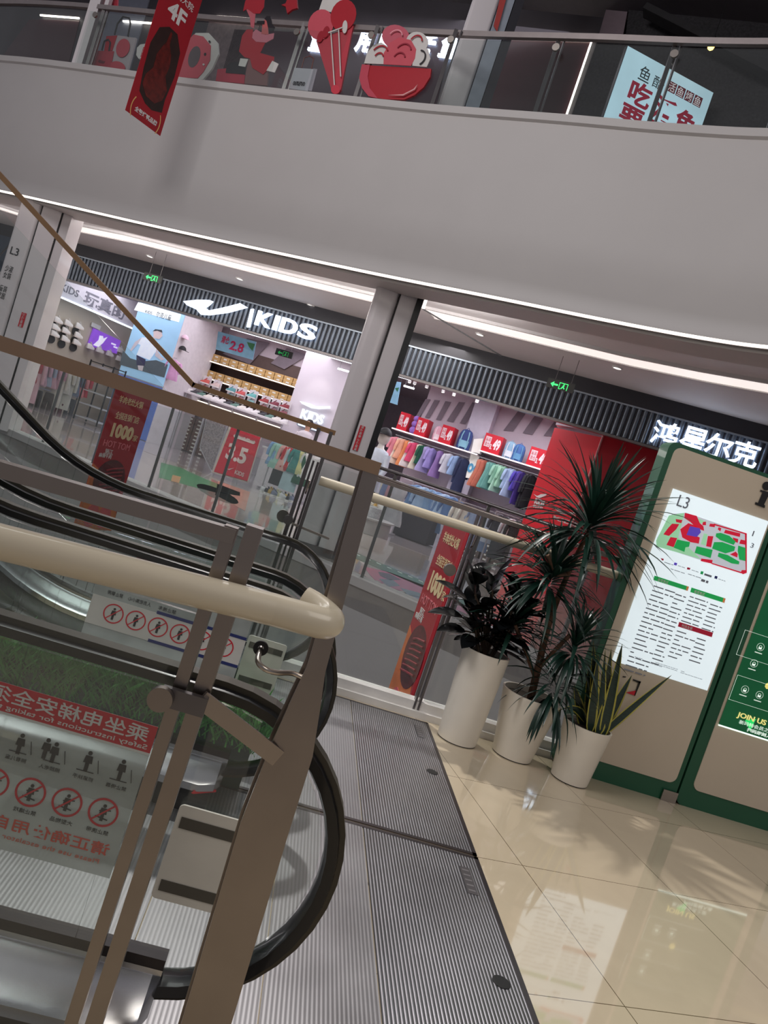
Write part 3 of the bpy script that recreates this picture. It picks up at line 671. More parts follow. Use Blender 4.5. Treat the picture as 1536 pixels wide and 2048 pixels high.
for q in ([(790, 520), (835, 515), (920, 545), (980, 600), (960, 632), (830, 585), (785, 550)], [(770, 605), (850, 605), (975, 650), (965, 690), (880, 715), (750, 668)], [(815, 708), (900, 730), (1015, 795), (1010, 822), (940, 812), (805, 745)], [(1005, 640), (1075, 660), (1075, 790), (1015, 775), (1000, 690)], [(600, 645), (755, 680), (735, 760), (580, 710)], [(410, 580), (535, 605), (525, 650), (490, 655), (480, 700), (375, 658)]): kpix(mb, q, .0026)
addp('map_green_shops', mb, (28, 168, 84))
mb = M(); kpix(mb, [(535, 450), (630, 470), (640, 510), (600, 555), (500, 535)], .003); kpix(mb, [(385, 803), (410, 810), (402, 834), (376, 826)], .003); addp('map_purple_zone', mb, (92, 70, 190))
mb = M(); kpix(mb, [(643, 888), (668, 893), (660, 922), (635, 915)]); addp('legend_green', mb, (28, 150, 84))
mb = M(); kpix(mb, [(780, 933), (805, 940), (798, 966), (772, 958)]); addp('legend_navy', mb, (30, 36, 84))
mb = M(); kpix(mb, [(250, 762), (280, 768), (276, 785), (262, 783)]); kpix(mb, [(510, 850), (540, 858), (532, 876), (505, 870)]); addp('legend_red', mb, (150, 20, 50))
for q in ([(190, 932), (525, 1040), (512, 1080), (178, 975)], [(550, 1048), (882, 1155), (870, 1198), (538, 1092)]): mb = M(); kpix(mb, q); addp('list_header', mb, (30, 160, 80))
mb = M(); kpix(mb, [(430, 1383), (760, 1488), (748, 1532), (418, 1428)]); addp('list_header', mb, (150, 20, 44))
mb = M(); kpix(mb, [(505, 1035), (525, 1040), (512, 1080), (495, 1076)], .002); kpix(mb, [(862, 1150), (882, 1155), (870, 1198), (852, 1192)], .002); addp('header_mark', mb, (196, 120, 70))
rk = random.Random(5); mb = M()
def KU(a, b): return H(*KP(a, b))
u, v = KU(400, 250); text(mb, f, 'L3', u, v, u + .075, v + .075)
u0, v0 = KU(175, 1010); u1, _ = KU(395, 1070)
def col_(a0, b0, wd, ht, rows, fill=.24):
    u, v = KU(a0, b0); lines(mb, f, u, v - ht, u + wd, v, rows, rk, .0008, .0006, fill)
col_(190, 1010, .15, .60, 20); col_(400, 1090, .075, .50, 17); col_(540, 1115, .13, .22, 8); col_(740, 1190, .085, .22, 8)
col_(415, 1450, .14, .2, 7); col_(610, 1520, .08, .18, 6); col_(0, 1715, .20, .02, 2); col_(200, 1770, .16, .02, 2); col_(450, 1855, .16, .02, 2)
col_(290, 790, .07, .015, 1); col_(420, 825, .05, .012, 1); col_(555, 868, .05, .012, 1); col_(680, 905, .06, .018, 1, .7); col_(815, 955, .05, .012, 1)
col_(350, 855, .1, .014, 1); col_(520, 905, .12, .014, 1); col_(650, 960, .05, .02, 1, .8)
u, v = KU(1120, 655); text(mb, f, '3', u, v, u + .02, v + .03)
u, v = KU(1138, 545); mb.rect(f, u, v, u + .008, v + .035, .001)
part('fine_print', mb, mat((112, 116, 126), .5, emit=.12), scr)
mb = M(); text(mb, f, '新零售区', *KU(215, 985), KU(215, 985)[0] + .075, KU(215, 985)[1] + .022, t=.001, n0=.003)
mb2 = KU(570, 1100); text(mb, f, '新零售区', mb2[0], mb2[1], mb2[0] + .075, mb2[1] + .022, t=.001, n0=.003)
mb2 = KU(450, 1432); text(mb, f, '时尚女装', mb2[0], mb2[1], mb2[0] + .075, mb2[1] + .022, t=.001, n0=.003); part('header_lettering', mb, WHITE, scr)
# letter i and sticker
mb = M(); g = Fr((0, 4.743, 0)); c = g.hit(1533, 972); mb.disc(g, c[0], c[1], .028, None, .002)
mb.pix(g, [(1521, 979.5), (1540, 985), (1528, 1009), (1530, 1011), (1529, 1016), (1510, 1009), (1511, 1004), (1516, 1006), (1525, 985), (1520, 983)], .002)
part('letter_i', mb, BLACK, t)
mb = M(); g = Fr((0, 4.7425, 0)); mb.pix(g, [(1266, 1358), (1281, 1363), (1280, 1367), (1266, 1361)], .002); mb.pix(g, [(1278, 1362), (1282, 1363), (1270, 1392), (1268, 1391)], .002); mb.pix(g, [(1246, 1352), (1252, 1353), (1251, 1355), (1245, 1354)], .002)
part('notice_outline', mb, BLACK, t); mb = M().pix(g, [(1252, 1385), (1272, 1381), (1269, 1391)], .002); part('notice_corner', mb, RED, t)
t = kiosk(2.915, 3.80, 'taupe kiosk with a dark green lit membership screen, cut by the right picture edge', 2.99, 3.72)
GS = mat((10, 92, 54), .3, emit=.25, var=.1, scale=5)
scr = part('green_screen', M().rect(Fr((0, 4.744, 0)), 3.005, .594, 3.66, 1.95, .004), GS, t)
part('screen_edge', M().rect(Fr((0, 4.744, 0)), 3.005, .584, 3.66, .594, .005), mat((230, 250, 240), .3, emit=1.0), t)
g = Fr((0, 4.739, 0)); mb = M(); gl = M()
u, v = g.hit(1474, 1438); text(gl, g, 'JOIN US', u - .01, v + .005, u + .2, v + .05, bold=.02)
part('gold_lettering', gl, sgl((238, 226, 140), .6), scr)
text(mb, g, '新玛特会员之家', u + .02, v - .025, u + .27, v + .002); text(mb, g, '扫码即刻入会', u + .09, v - .058, u + .3, v - .032, bold=.02)
for (px, py) in ((1521, 1294), (1508, 1327), (1490, 1379), (1519, 1390)):
    a, b = g.hit(px, py); mb.ring(g, a, b, .024, .026, .001); mb.ring(g, a, b, .008, .011, .001); mb.rect(g, a - .011, b - .016, a + .011, b - .002, .001); mb.rect(g, a - .026, b - .044, a + .026, b - .038, .001)
for (ax, ay, bx, by) in ((1475, 1350, 1545, 1440), (1490, 1260, 1545, 1345)):
    a, b = g.hit(ax, ay); 
    for q in ((a, b, a + .4, b + .002), (a, b - .17, a + .4, b - .168), (a, b - .17, a + .002, b)): mb.rect(g, *q, .001)
part('white_graphics', mb, sgl((225, 240, 230), .5), scr)
part('star_mark', M().disc(g, *g.hit(1536, 1372), .022, None, .001, 0, 7), sgl((240, 226, 130), .5), scr)
part('bright_leaf', M().pix(g, [(1490, 1440), (1512, 1438), (1500, 1462)], .0008), sgl((40, 220, 110), .6), scr)
t = thing('metal_foot', (2.905, 4.77, 0), 'small brushed metal corner foot between the two kiosks', 'foot')
part('plate', M().box((2.80, 4.735, 0), (2.905, 4.748, .075)), STEEL, t)
# ================================================================ pots and plants
POT = mat((228, 220, 206), .38, var=.02, coat=.25); SOIL = mat((52, 40, 32), .9, var=.3, scale=40, bump=.6)
def pot(t, c, r0, r1, h, soil=.05):
    prof = [(r0 * .97, 0), (r0 * .97, .006), (r0, .006)] + [(r0 + (r1 - r0) * k / 8, .006 + (h - .006) * k / 8) for k in range(9)] + [(r1 - .012, h), (r1 - .014, h - soil), (0.001, h - soil)]
    mb = M().lathe(prof, c, 40); part('pot', mb, POT, t, smooth=40)
    part('pot_foot', M().lathe([(r0 * .985, .0005), (r0 * .985, .008)], c, 40), BLACK, t)
    part('soil', M().lathe([(r1 - .02, h - soil - .002), (r1 - .02, h - soil + .012)], c, 24), SOIL, t)
def leaf(mb, p, d, upv, l, wd, droop, seg=6, fold=.25, shape=1.0, edge=None, twist=0):
    """a leaf growing from p towards d, arching down by droop"""
    d = Vector(d).normalized(); p = Vector(p); s_ = d.cross(Vector(upv))
    s_ = s_.normalized() if s_.length > 1e-4 else Vector((1, 0, 0))
    pts = []
    for i in range(seg + 1):
        t_ = i / seg; wv = wd * (math.sin(PI * min(1, t_ ** shape * .93 + .07)) ** .8 if shape < 3 else 1) if t_ < 1 else 0.0
        nrm = s_.cross(d).normalized(); a = twist * t_
        sd = s_ * math.cos(a) + nrm * math.sin(a)
        pts.append((p.copy(), sd * wv / 2, nrm * wv * fold))
        p = p + d * (l / seg); d = (d + Vector((0, 0, -1)) * droop / seg).normalized()
    v = []; f = []
    if edge is None:
        for c, sd, n_ in pts: v += [c - sd + n_, c, c + sd + n_]
        for i in range(seg): a = i * 3; f += [(a, a + 1, a + 4, a + 3), (a + 1, a + 2, a + 5, a + 4)]
        mb.add(v, f)
    else:
        for c, sd, n_ in pts: v += [c - sd + n_, c - sd * .72 + n_ * .7, c, c + sd * .72 + n_ * .7, c + sd + n_]
        n0 = len(mb.v); mb.v += v
        for i in range(seg):
            a = n0 + i * 5
            for k in range(4): mb.f.append([a + k, a + k + 1, a + k + 6, a + k + 5]); mb.mi.append(1 if k in (0, 3) else 0)
    return mb
rp = random.Random(11)
# rubber plant
c = Vector((1.365, 4.72, 0)); t = thing('rubber_plant', c, 'rubber plant with near black leaves in the tall tapered pot, leftmost of three', 'potted plant')
pot(t, c, .128, .152, .60)
st = M(); lf = M()
for k in range(9):
    a = rp.uniform(0, 2 * PI); top = c + Vector((math.cos(a) * rp.uniform(.10, .26) - .05, math.sin(a) * .08, rp.uniform(.78, 1.04))); b0 = c + Vector((math.cos(a) * .04, math.sin(a) * .03, .55))
    st.tube([b0, b0.lerp(top, .5) + Vector((0, 0, .03)), top], [.009, .008, .004], 8)
    nl = 8
    for i in range(nl):
        q = b0.lerp(top, .3 + .7 * i / (nl - 1)); an = a + i * 2.4 + rp.uniform(-.4, .4); el = .1 + .9 * i / nl
        d = Vector((math.cos(an), math.sin(an) * .8, el)); leaf(lf, q, d, (0, 0, 1), rp.uniform(.17, .25), rp.uniform(.095, .13), rp.uniform(.3, 1.2), 7, .12, .85)
for px, d, l in (((925, 1235), (-1, -.2, .1), .24), ((935, 1205), (-1, -.1, .55), .26), ((930, 1262), (-1, -.3, .0), .20), ((950, 1190), (-.5, -.2, 1), .26), ((985, 1180), (.1, -.3, 1), .26), ((1010, 1195), (.6, -.2, .8), .25), ((960, 1240), (-.3, -1, .3), .22), ((990, 1240), (.3, -1, .2), .23), ((1000, 1270), (.8, -.5, .1), .22), ((950, 1275), (-.5, -.8, -.1), .2), ((970, 1215), (0, -1, .7), .24), ((1020, 1225), (1, -.1, .4), .24)):
    a_, b_ = FY(4.70).hit(*px); q = Vector((a_, 4.70, b_)); st.tube([c + Vector((0, 0, .56)), (c + q) / 2 + Vector((0, 0, .35)), q], .006, 6); leaf(lf, q, d, (0, -.3, 1), l, .115, .5, 8, .1, .85)
part('stem', st, mat((70, 54, 40), .7), t, smooth=50); part('foliage', lf, mat((13, 15, 17), .28, var=.2, coat=.35), t, smooth=60)
# dracaena
c = Vector((1.745, 4.735, 0)); t = thing('dracaena', c, 'tall spiky dracaena with grassy leaf heads, in the middle pot of three', 'potted plant')
pot(t, c, .128, .195, .42)
DG = mat((17, 48, 38), .38, var=.25, coat=.15); BK = mat((104, 76, 58), .85, var=.25, scale=30, bump=.7)
fy = FY(4.735)
def P_(px, py, y): a, b = FY(y).hit(px, py); return Vector((a, y, b))
trunk = [c + Vector((0, 0, .36)), P_(1075, 1340, 4.73), P_(1100, 1240, 4.73), P_(1135, 1150, 4.70), P_(1178, 1060, 4.70)]
part('trunk', M().tube(smooth_path([tuple(p) for p in trunk], 5), [.027 - .0007 * i for i in range(21)], 10), BK, t, smooth=60)
sm = M().tube([trunk[1], P_(1110, 1300, 4.62), P_(1140, 1270, 4.58)], .013, 8); sm2 = M().tube([trunk[1] - ZV * .05, P_(1050, 1300, 4.68), P_(1030, 1250, 4.66)], .013, 8); sm3 = M().tube([trunk[3], P_(1110, 1150, 4.64), P_(1095, 1110, 4.62)], .014, 8)
part('branch', sm, BK, t, smooth=60); part('branch', sm2, BK, t, smooth=60); part('branch', sm3, BK, t, smooth=60)
def crown(ctr, n, l0, l1, wd, seed, hang=.6, up0=-.3, up1=1.5, lab=None):
    r_ = random.Random(seed); mb = M()
    for i in range(n):
        a = r_.uniform(0, 2 * PI); e = up0 + (up1 - up0) * (i / n); d = Vector((math.cos(a) * math.cos(e * .9), math.sin(a) * math.cos(e * .9), math.sin(e * .9)))
        q = ctr + Vector((0, 0, -.10 + .14 * i / n)) + Vector((d.x, d.y, 0)) * .015
        leaf(mb, q, d, (0, 0, 1), r_.uniform(l0, l1) * (1 - .25 * max(0, e - .9)), wd * r_.uniform(.8, 1.15), r_.uniform(.35, 1.0) * hang * (1.5 - e * .5), 7, .15, .75, twist=r_.uniform(-.5, .5))
    part('leaf_head', mb, DG, t, smooth=60)
crown(P_(1182, 1045, 4.70), 130, .46, .66, .032, 1, 1.25, -.25)
crown(P_(1105, 1150, 4.64), 110, .34, .48, .030, 2, 1.3, -.35)
crown(P_(1150, 1290, 4.58), 80, .26, .38, .026, 3, 1.5, -.45)
crown(P_(1028, 1245, 4.68), 70, .26, .36, .026, 4, 1.4, -.3)
crown(P_(1110, 1370, 4.60), 46, .28, .38, .024, 6, 1.9, -.7, .9)
# snake plant
c = Vector((2.10, 4.60, 0)); t = thing('snake_plant', c, 'snake plant with upright yellow edged leaves, in the rightmost pot of three', 'potted plant')
pot(t, c, .118, .155, .37, .03)
SG = mat((30, 50, 40), .4, var=.35, scale=22, coat=.1, aniso=(1, 1, 5)); SY = mat((176, 168, 74), .45, var=.12)
base = [(1213, 1452), (1205, 1446), (1195, 1452), (1220, 1455), (1188, 1444), (1176, 1440), (1210, 1450), (1180, 1448), (1224, 1455), (1170, 1446), (1200, 1455)]
tips = [(1244, 1290), (1210, 1300), (1186, 1285), (1263, 1352), (1196, 1310), (1148, 1370), (1222, 1300), (1178, 1330), (1342, 1352), (1137, 1400), (1234, 1340)]
for k, ((bx, by), (tx, ty)) in enumerate(zip(base, tips)):
    y = 4.60 + rp.uniform(-.06, .06); a = P_(bx, by, y); b = P_(tx, ty, y + rp.uniform(-.05, .05)); a.z = .32; a.x = min(max(a.x, 2.01), 2.2)
    l = (b - a).length; d0 = (b - a).normalized()
    if k == 9: lf = leaf(M(), a + Vector((0, 0, .06)), Vector((-.75, -.2, .9)), (0, 1, 0), .26, .06, 1.9, 8, .2, .8, edge=True)
    else: lf = leaf(M(), a, d0 + Vector((0, 0, .06)), (rp.uniform(-.3, .3), -1, .1), l * 1.02, .07 if k != 8 else .052, .12, 8, .12, .62, edge=True, twist=rp.uniform(-.5, .5))
    part('leaf', lf, [SG, SY], t, smooth=60)
mb = M(); g = FY(4.60 - .145)
for px, py, r_ in ((1168, 1536, .009), (1165, 1547, .006), (1177, 1538, .003)): pass
part('pot_scuff', M().tube([(2.105, 4.481, .07), (2.118, 4.482, .072)], .0035, 8).tube([(2.10, 4.481, .055), (2.108, 4.481, .055)], .0025, 8), BLACK, t, label='small dark chipped marks')
# ================================================================ hanging banners
def bframe(a, b):           # a frame through two plan points at the same height
    a = Vector(a); b = Vector(b); return Fr((a.x, a.y, 0), (b.x - a.x, b.y - a.y, 0)), (b - a).length
def hang(name, lab, a, b, z0, z1):
    fr, wd = bframe(a, b); t = thing(name, (a[0], a[1], z0), lab, 'banner', group=None)
    part('cloth', M().rect(fr, 0, z0, wd, z1, .006), mat((164, 16, 34), .55, var=.04, scale=3), t, label='red banner cloth')
    part('hanging_rod', M().tube([fr.pt(-.02, z1 + .01, .003), fr.pt(wd + .02, z1 + .01, .003)], .009, 8), STEEL, t)
    return t, Fr(fr.pt(0, 0, .006), fr.u), wd
DISH = mat((96, 24, 18), .35, var=.5, scale=14); GOLD = mat((222, 178, 110), .5)
a = FY(10.8).hit(250, 220); A = (a[0], 10.8); zb = a[1]; b = onZ(320, 272, zb)
t, f, wd = hang('hanging_banner', 'red vertical banner reading 4F with a roast duck picture, hanging from the upper balcony', A, (b.x, b.y), zb, zb + 2.15)
H = f.hit
duck = [(0.18 * wd, zb + .33), (.12 * wd, zb + .62), (.10 * wd, zb + .95), (.2 * wd, zb + 1.2), (.42 * wd, zb + 1.3), (.66 * wd, zb + 1.3), (.86 * wd, zb + 1.12), (.9 * wd, zb + .8), (.84 * wd, zb + .45), (.86 * wd, zb + .28), (.6 * wd, zb + .22), (.4 * wd, zb + .24)]
part('picture_ground', M().poly(f, duck, .002), mat((44, 24, 20), .5, var=.4, scale=8), t)
def sc(pts, u0, v0, su, sv): return [(u0 + x * su, v0 + y * sv) for x, y in pts]
part('roast_duck', M().poly(f, sc([(.5, 1), (.56, .99), (.58, .84), (.72, .74), (.78, .6), (.74, .45), (.92, .3), (.86, .14), (.66, .04), (.34, .05), (.12, .16), (.14, .3), (.3, .44), (.28, .62), (.38, .76), (.46, .84)], .1 * wd, zb + .28, .78 * wd, .98), .004), DISH, t)
mb = M(); text(mb, f, '4F', .26 * wd, zb + 1.4, .76 * wd, zb + 1.62, bold=.03); text(mb, f, '烤鸭大院', .2 * wd, zb + 1.68, .85 * wd, zb + 1.78); text(mb, f, '姑娘', .25 * wd, zb + 1.84, .8 * wd, zb + 2.06, bold=.01)
text(mb, f, '全聚烤鸭品牌', .2 * wd, zb + .07, .82 * wd, zb + .14, bold=.02); part('white_lettering', mb, WHITE, t)
part('gold_mark', M().ring(f, .5 * wd, zb + .11, .39 * wd, .41 * wd, .002, 0, 150, 210, 10).ring(f, .5 * wd, zb + .11, .39 * wd, .41 * wd, .002, 0, -30, 30, 10), GOLD, t)
def dish_banner(lab, A_, B_, z0, z1):
    t, f, wd = hang('hanging_banner', lab, A_, B_, z0, z1); h = z1 - z0
    part('orange_field', M().poly(f, [(0, z0), (wd, z0), (wd, z0 + h * .12), (.7 * wd, z0 + h * .34), (0, z0 + h * .46)], .002), mat((206, 108, 52), .55, var=.25, scale=4), t)
    part('dish', M().disc(f, .53 * wd, z0 + h * .36, .4 * wd, h * .15, .003, .001, 26), mat((90, 14, 26), .4, var=.5, scale=18), t)
    mb = M(); 
    for i in range(7):
        y = z0 + h * (.27 + .027 * i); mb.tube([f.pt(.26 * wd + .01 * i, y - .01, .007), f.pt(.5 * wd, y + .02, .009), f.pt(.8 * wd, y + .05, .007)], .012, 6)
    part('meat_strips', mb, mat((128, 26, 40), .4, var=.3, scale=20), t, smooth=60)
    part('meat_portion', M().disc(f, .35 * wd, z0 + h * .1, .17 * wd, h * .085, .004, .001, 16), mat((206, 74, 88), .5, var=.2), t)
    part('meat_portion', M().disc(f, .68 * wd, z0 + h * .1, .17 * wd, h * .085, .004, .001, 16), mat((206, 74, 88), .5, var=.2), t)
    mb = M(); text(mb, f, '1000', .2 * wd, z0 + h * .66, .78 * wd, z0 + h * .76, bold=.05); text(mb, f, '家', .8 * wd, z0 + h * .665, .93 * wd, z0 + h * .71)
    text(mb, f, '全国连锁门店', .18 * wd, z0 + h * .79, .82 * wd, z0 + h * .84); text(mb, f, '羊肉老灶火锅', .15 * wd, z0 + h * .9, .8 * wd, z0 + h * .95, bold=.01)
    part('gold_lettering', mb, mat((232, 206, 160), .5), t)
    mb = M(); text(mb, f, 'HOT TOM', .1 * wd, z0 + h * .59, .8 * wd, z0 + h * .635); part('pink_lettering', mb, mat((224, 120, 130), .5), t)
    mb = M(); text(mb, f, '锅江', .2 * wd, z0 + h * .545, .4 * wd, z0 + h * .575); text(mb, f, '麻辣牛肉', .08 * wd, z0 + h * .51, .4 * wd, z0 + h * .54)
    mb.rect(f, .18 * wd, z0 + h * .54, .42 * wd, z0 + h * .543, .002); part('small_lettering', mb, WHITE, t)
a = FY(8.6).hit(233, 772); b = onZ(305, 795, a[1])
dish_banner('red and orange hot pot banner hanging at the left behind the escalator handrails', (a[0], 8.6), (b.x, b.y), a[1] - 1.62, a[1])
a = FY(6.4).hit(893, 1040); b = onZ(941, 1063, a[1])
dish_banner('narrow red hot pot banner hanging behind the railing glass right of the escalators', (a[0], 6.4), (b.x, b.y), a[1] - 1.75, a[1])
# ================================================================ upper floor
def E4at(px, py, z=6.13): p = onZ(px, py, z); return p
t = thing('balcony_railing', (0, 10, 6.13), 'upper balcony glass railing with a flat steel handrail along the curved fascia', 'railing')
part('handrail', strip(E4[4:], [(-.16, 7.13), (-.1, 7.13), (-.1, 7.2), (-.16, 7.2)]), mat((170, 160, 158), .35, .8), t)
part('glass_panel', strip(E4[4:], [(-.06, 6.13), (-.06, 7.05), (-.075, 7.05), (-.075, 6.13)]), GLASS, t)
for px, py in ((160, 130), (300, 150), (555, 178), (700, 190), (855, 205), (1060, 228), (1290, 250), (1530, 268)):
    p = E4at(px, py); p = p + Vector((.06, .1, 0))
    part('post', M().bar(p - ZV * .1, p + Vector((0, .02, 1.05)), .05, .02), STEELD, t); part('post', M().bar(p + Vector((.07, 0, -.1)), p + Vector((.07, .02, 1.05)), .02, .05), STEELD, t)
    part('clamp_disc', M().disc(Fr(p + Vector((-.02, -.16, .8)), SD), 0, 0, .045, None, .03), STEEL, t)
up = (90, 85, 92)
L4 = SP(0, -3)
# dark storefront wall of the upper floor, with a sign and light lines
WD = -2.6
f = FS(WD)
struct('wall_upper_shops', M().prism([SP(-16, WD, 5.7), SP(13, WD, 5.7), SP(13, WD + .2, 5.7), SP(-16, WD + .2, 5.7)], (0, 0, 4.2)), mat((62, 58, 64), .6, var=.15, scale=2))
t = thing('upper_storefront', SP(3, WD, 5.7), 'dark upper floor restaurant front with maroon window panels', 'shopfront')
def quad(x0, y0, x1, y1, x2, y2, x3, y3): return [(x0, y0), (x1, y1), (x2, y2), (x3, y3)]
part('window_panel', M().pix(f, quad(1010, 82, 1184, 86, 1130, 245, 960, 230), .02), mat((64, 34, 40), .25, var=.1), t)
part('window_panel', M().pix(f, quad(950, 150, 1010, 120, 960, 250, 920, 240), .03), mat((30, 24, 28), .3), t)
part('window_panel', M().pix(f, quad(60, 40, 160, 42, 130, 160, -20, 150), .02), mat((70, 36, 44), .25), t)
part('window_panel', M().pix(f, quad(470, 60, 900, 78, 870, 230, 430, 200), .02), mat((56, 36, 46), .25), t)
part('door_panel', M().pix(f, quad(420, 40, 520, 50, 480, 185, 385, 170), .02), mat((104, 90, 92), .5, var=.3, scale=12), t)
part('grey_panel', M().pix(f, quad(205, 0, 300, 0, 250, 180, 150, 170), .03), mat((120, 124, 138), .4), t)
t = thing('light_line', SP(4, WD - .05, 9), 'white neon light outlining the maroon window at the upper right', 'light line')
lm = mat((255, 244, 230), .5, emit=4.5, var=0)
def seg(px): return [f.pt(*f.hit(*p), .06) for p in px]
part('light_tube', M().tube(seg([(1018, 76), (1100, 79), (1185, 83), (1133, 236)]), .018, 8), lm, t)
t = thing('light_line', SP(0, WD - .05, 9), 'white neon light line above the lit characters on the upper floor', 'light line')
part('light_tube', M().tube(seg([(430, 36), (640, 52), (700, 60), (922, 72)]), .02, 8), lm, t)
t = thing('light_line', SP(-5, WD - .05, 9), 'short white neon light line at the upper left corner', 'light line')
part('light_tube', M().tube(seg([(85, 34), (162, 40)]), .02, 8), lm, t); part('light_tube', M().tube(seg([(250, 46), (330, 52)]), .02, 8), lm, t)
t = thing('lit_sign', SP(1, WD - .1, 8.6), 'glowing white Chinese characters of the fish restaurant behind the balcony cut-outs', 'sign')
cm = mat((226, 238, 255), .5, emit=2.6, var=0)
for ch, a, b in (('鱼', (616, 112), (655, 66)), ('用', (706, 120), (742, 66)), ('的', (750, 122), (786, 68)), ('活', (825, 128), (868, 74)), ('鱼', (872, 132), (915, 76))):
    u0, v0 = f.hit(*a); u1, v1 = f.hit(*b); v0 = min(v0, v1 - .35)
    part('character', text(M(), f, ch, u0, v1 - .42, u0 + .36, v1 - .0, .05, .05, bold=.025), cm, t)
# far bits above
t = thing('upper_column', (.4, 10.9, 5.7), 'pale upper floor column with a grey side panel and a red arrow banner', 'column')
fc = FY(11.0); a = fc.hit(878, 205); b = fc.hit(944, 5); c_ = fc.hit(929, 214); d_ = fc.hit(955, 216); e_ = fc.hit(975, 215)
x0, x1, x2, x3 = a[0], c_[0], d_[0] + .02, e_[0] + .02
part('shaft', col_box(M(), x0, 11.0, x1, 11.6, 5.7, 9.9, .05), CW, t, smooth=40); part('side_panel', M().box((x1 + .01, 11.0, 5.7), (x2, 11.5, 9.9)), mat((150, 158, 170), .4), t)
part('edge_profile', M().box((x2 + .01, 10.98, 5.7), (x2 + .13, 11.5, 9.9)), DK, t)
g = Fr((0, 10.97, 0)); part('red_arrow_banner', M().pix(g, [(1000, -5), (1013, -5), (994, 64), (987, 52)], .01), mat((170, 60, 56), .6), t)
t = thing('upper_column', (-5.2, 12.9, 5.7), 'slim pale door frame column behind the balcony glass at the upper left', 'column')
g = FY(13.6); x0 = g.hit(140, 135)[0]; part('shaft', M().box((x0, 13.6, 5.7), (x0 + .16, 13.75, 9.9)), CW, t); part('inner_profile', M().box((x0 + .22, 13.62, 5.7), (x0 + .28, 13.75, 9.9)), CW, t)
# pillar and roof texture right
t = thing('upper_pillar', SP(6.2, -2.9, 5.7), 'pinkish grey bulkhead beside the dark textured wall of the fish restaurant', 'pillar')
part('panel', M().pix(FS(-2.75), [(1222, -10), (1262, -10), (1244, 88), (1196, 82)], .06), mat((128, 112, 120), .6), t)
part('textured_wall', M().pix(FS(-2.8), [(1196, 84), (1250, 88), (1262, -10), (1560, -10), (1560, 290), (1140, 245)], .06), mat((40, 38, 42), .8, var=.5, scale=26, bump=1.0), t)
part('eave', M().bar(FS(-3.2).pt(*FS(-3.2).hit(1290, 20)), FS(-3.2).pt(*FS(-3.2).hit(1545, 150)), .25, .1), mat((26, 24, 28), .7, var=.4), t)
# fish poster light box
a = FS(-4.2).hit(1255, 90); A = SP(a[0], -4.2, 0); b = onZ(1428, 185, a[1]); fr, wd = bframe((A.x, A.y), (b.x, b.y)); zt = a[1]; f5 = fr
t = thing('lightbox_poster', (A.x, A.y, 5.7), 'pale blue lit poster with red Chinese lettering about live fish', 'poster')
part('case', M().rect(Fr(fr.pt(0, 0, -.08), fr.u), 0, zt - 2.2, wd, zt, .08), DK, t)
part('lit_face', M().rect(fr, .01, zt - 2.19, wd - .01, zt - .01, .004, 0), mat((178, 212, 226), .4, emit=.62, var=.16, scale=1.2), t)
f = Fr(fr.pt(0, 0, .005), fr.u); mr = mat((176, 22, 62), .5, emit=.2)
def pt_text(ch, p0_, p1_, m_, nm, bold=.012):
    u0, v0 = f.hit(*p0_); u1, v1 = f.hit(*p1_); part(nm, text(M(), f, ch, min(u0, u1), min(v0, v1), max(u0, u1), max(v0, v1), .004, .001, bold), m_, t)
W_ = wd
for ch, u, v, w_, h_ in (('吃', .16, .50, .24, .26), ('活', .45, .53, .23, .26), ('鱼', .70, .55, .23, .28), ('要', .14, .87, .25, .26), ('现', .44, .90, .25, .26), ('烤', .71, .92, .24, .26)):
    part('red_character', text(M(), f, ch, u * W_, zt - v - h_ * .85, (u + w_) * W_, zt - v + .12, .004, .001, .028), mr, t)
part('brush_lettering', text(text(M(), f, '鱼', .2 * W_, zt - .36, .32 * W_, zt - .15, .003), f, '酷', .36 * W_, zt - .36, .48 * W_, zt - .19, .003), mat((30, 60, 66), .6), t)
for i, ch in enumerate('活鱼烤鱼'):
    u = (.52 + .1 * i) * W_; part('maroon_tile', M().rect(f, u, zt - .31, u + .088 * W_, zt - .16, .002), mat((140, 24, 60), .5), t)
    part('tile_character', text(M(), f, ch, u + .01, zt - .30, u + .078 * W_, zt - .17, .002, .003), mat((240, 240, 244), .5, emit=.3), t)
# bulb
p = FS(-4).pt(*FS(-4).hit(1424, 88)); t = thing('pendant_bulb', p, 'small glowing yellow filament bulb at the upper right', 'bulb')
part('glass_bulb', M().lathe([(.002, -.1), (.04, -.07), (.05, -.03), (.03, .03), (.022, .06)], p, 16), mat((255, 196, 96), .4, emit=6, var=0), t, smooth=60)
part('cap', M().lathe([(.024, .06), (.024, .11)], p, 12), BLACK, t); part('cord', M().tube([p + ZV * .1, p + ZV * .9], .006, 6), BLACK, t)
# decorations standing on the balcony rim
FD = Fr((0.1, 10.27, 0), (.85, -.53, 0))
def deco(name, lab, cat, pieces, n=.0, fr=FD):
    c = fr.hit(*pieces[0][1][0]); t = thing(name, fr.pt(c[0], 6.13), lab, cat, group=None)
    for k, (pn, pts, col) in enumerate(pieces):
        part(pn, M().pix(fr, pts, .03 if k == 0 else .008, (.0 if k == 0 else .03 + .004 * k)), mat(col, .5, var=.03), t)
    return t
def el(cx, cy, rx, ry, rot=17, n=20): 
    a = R(rot); return [(cx + rx * math.cos(q) * math.cos(a) - ry * math.sin(q) * math.sin(a), cy + rx * math.cos(q) * math.sin(a) + ry * math.sin(q) * math.cos(a)) for q in [2 * PI * i / n for i in range(n)]]
def K2(a, b): return (560 + a * .2604, b * .2604)
def kk(*pts): return [K2(*p) for p in pts]
CR, CP, CW2, CB = (176, 24, 40), (206, 82, 96), (214, 210, 206), (30, 24, 30)
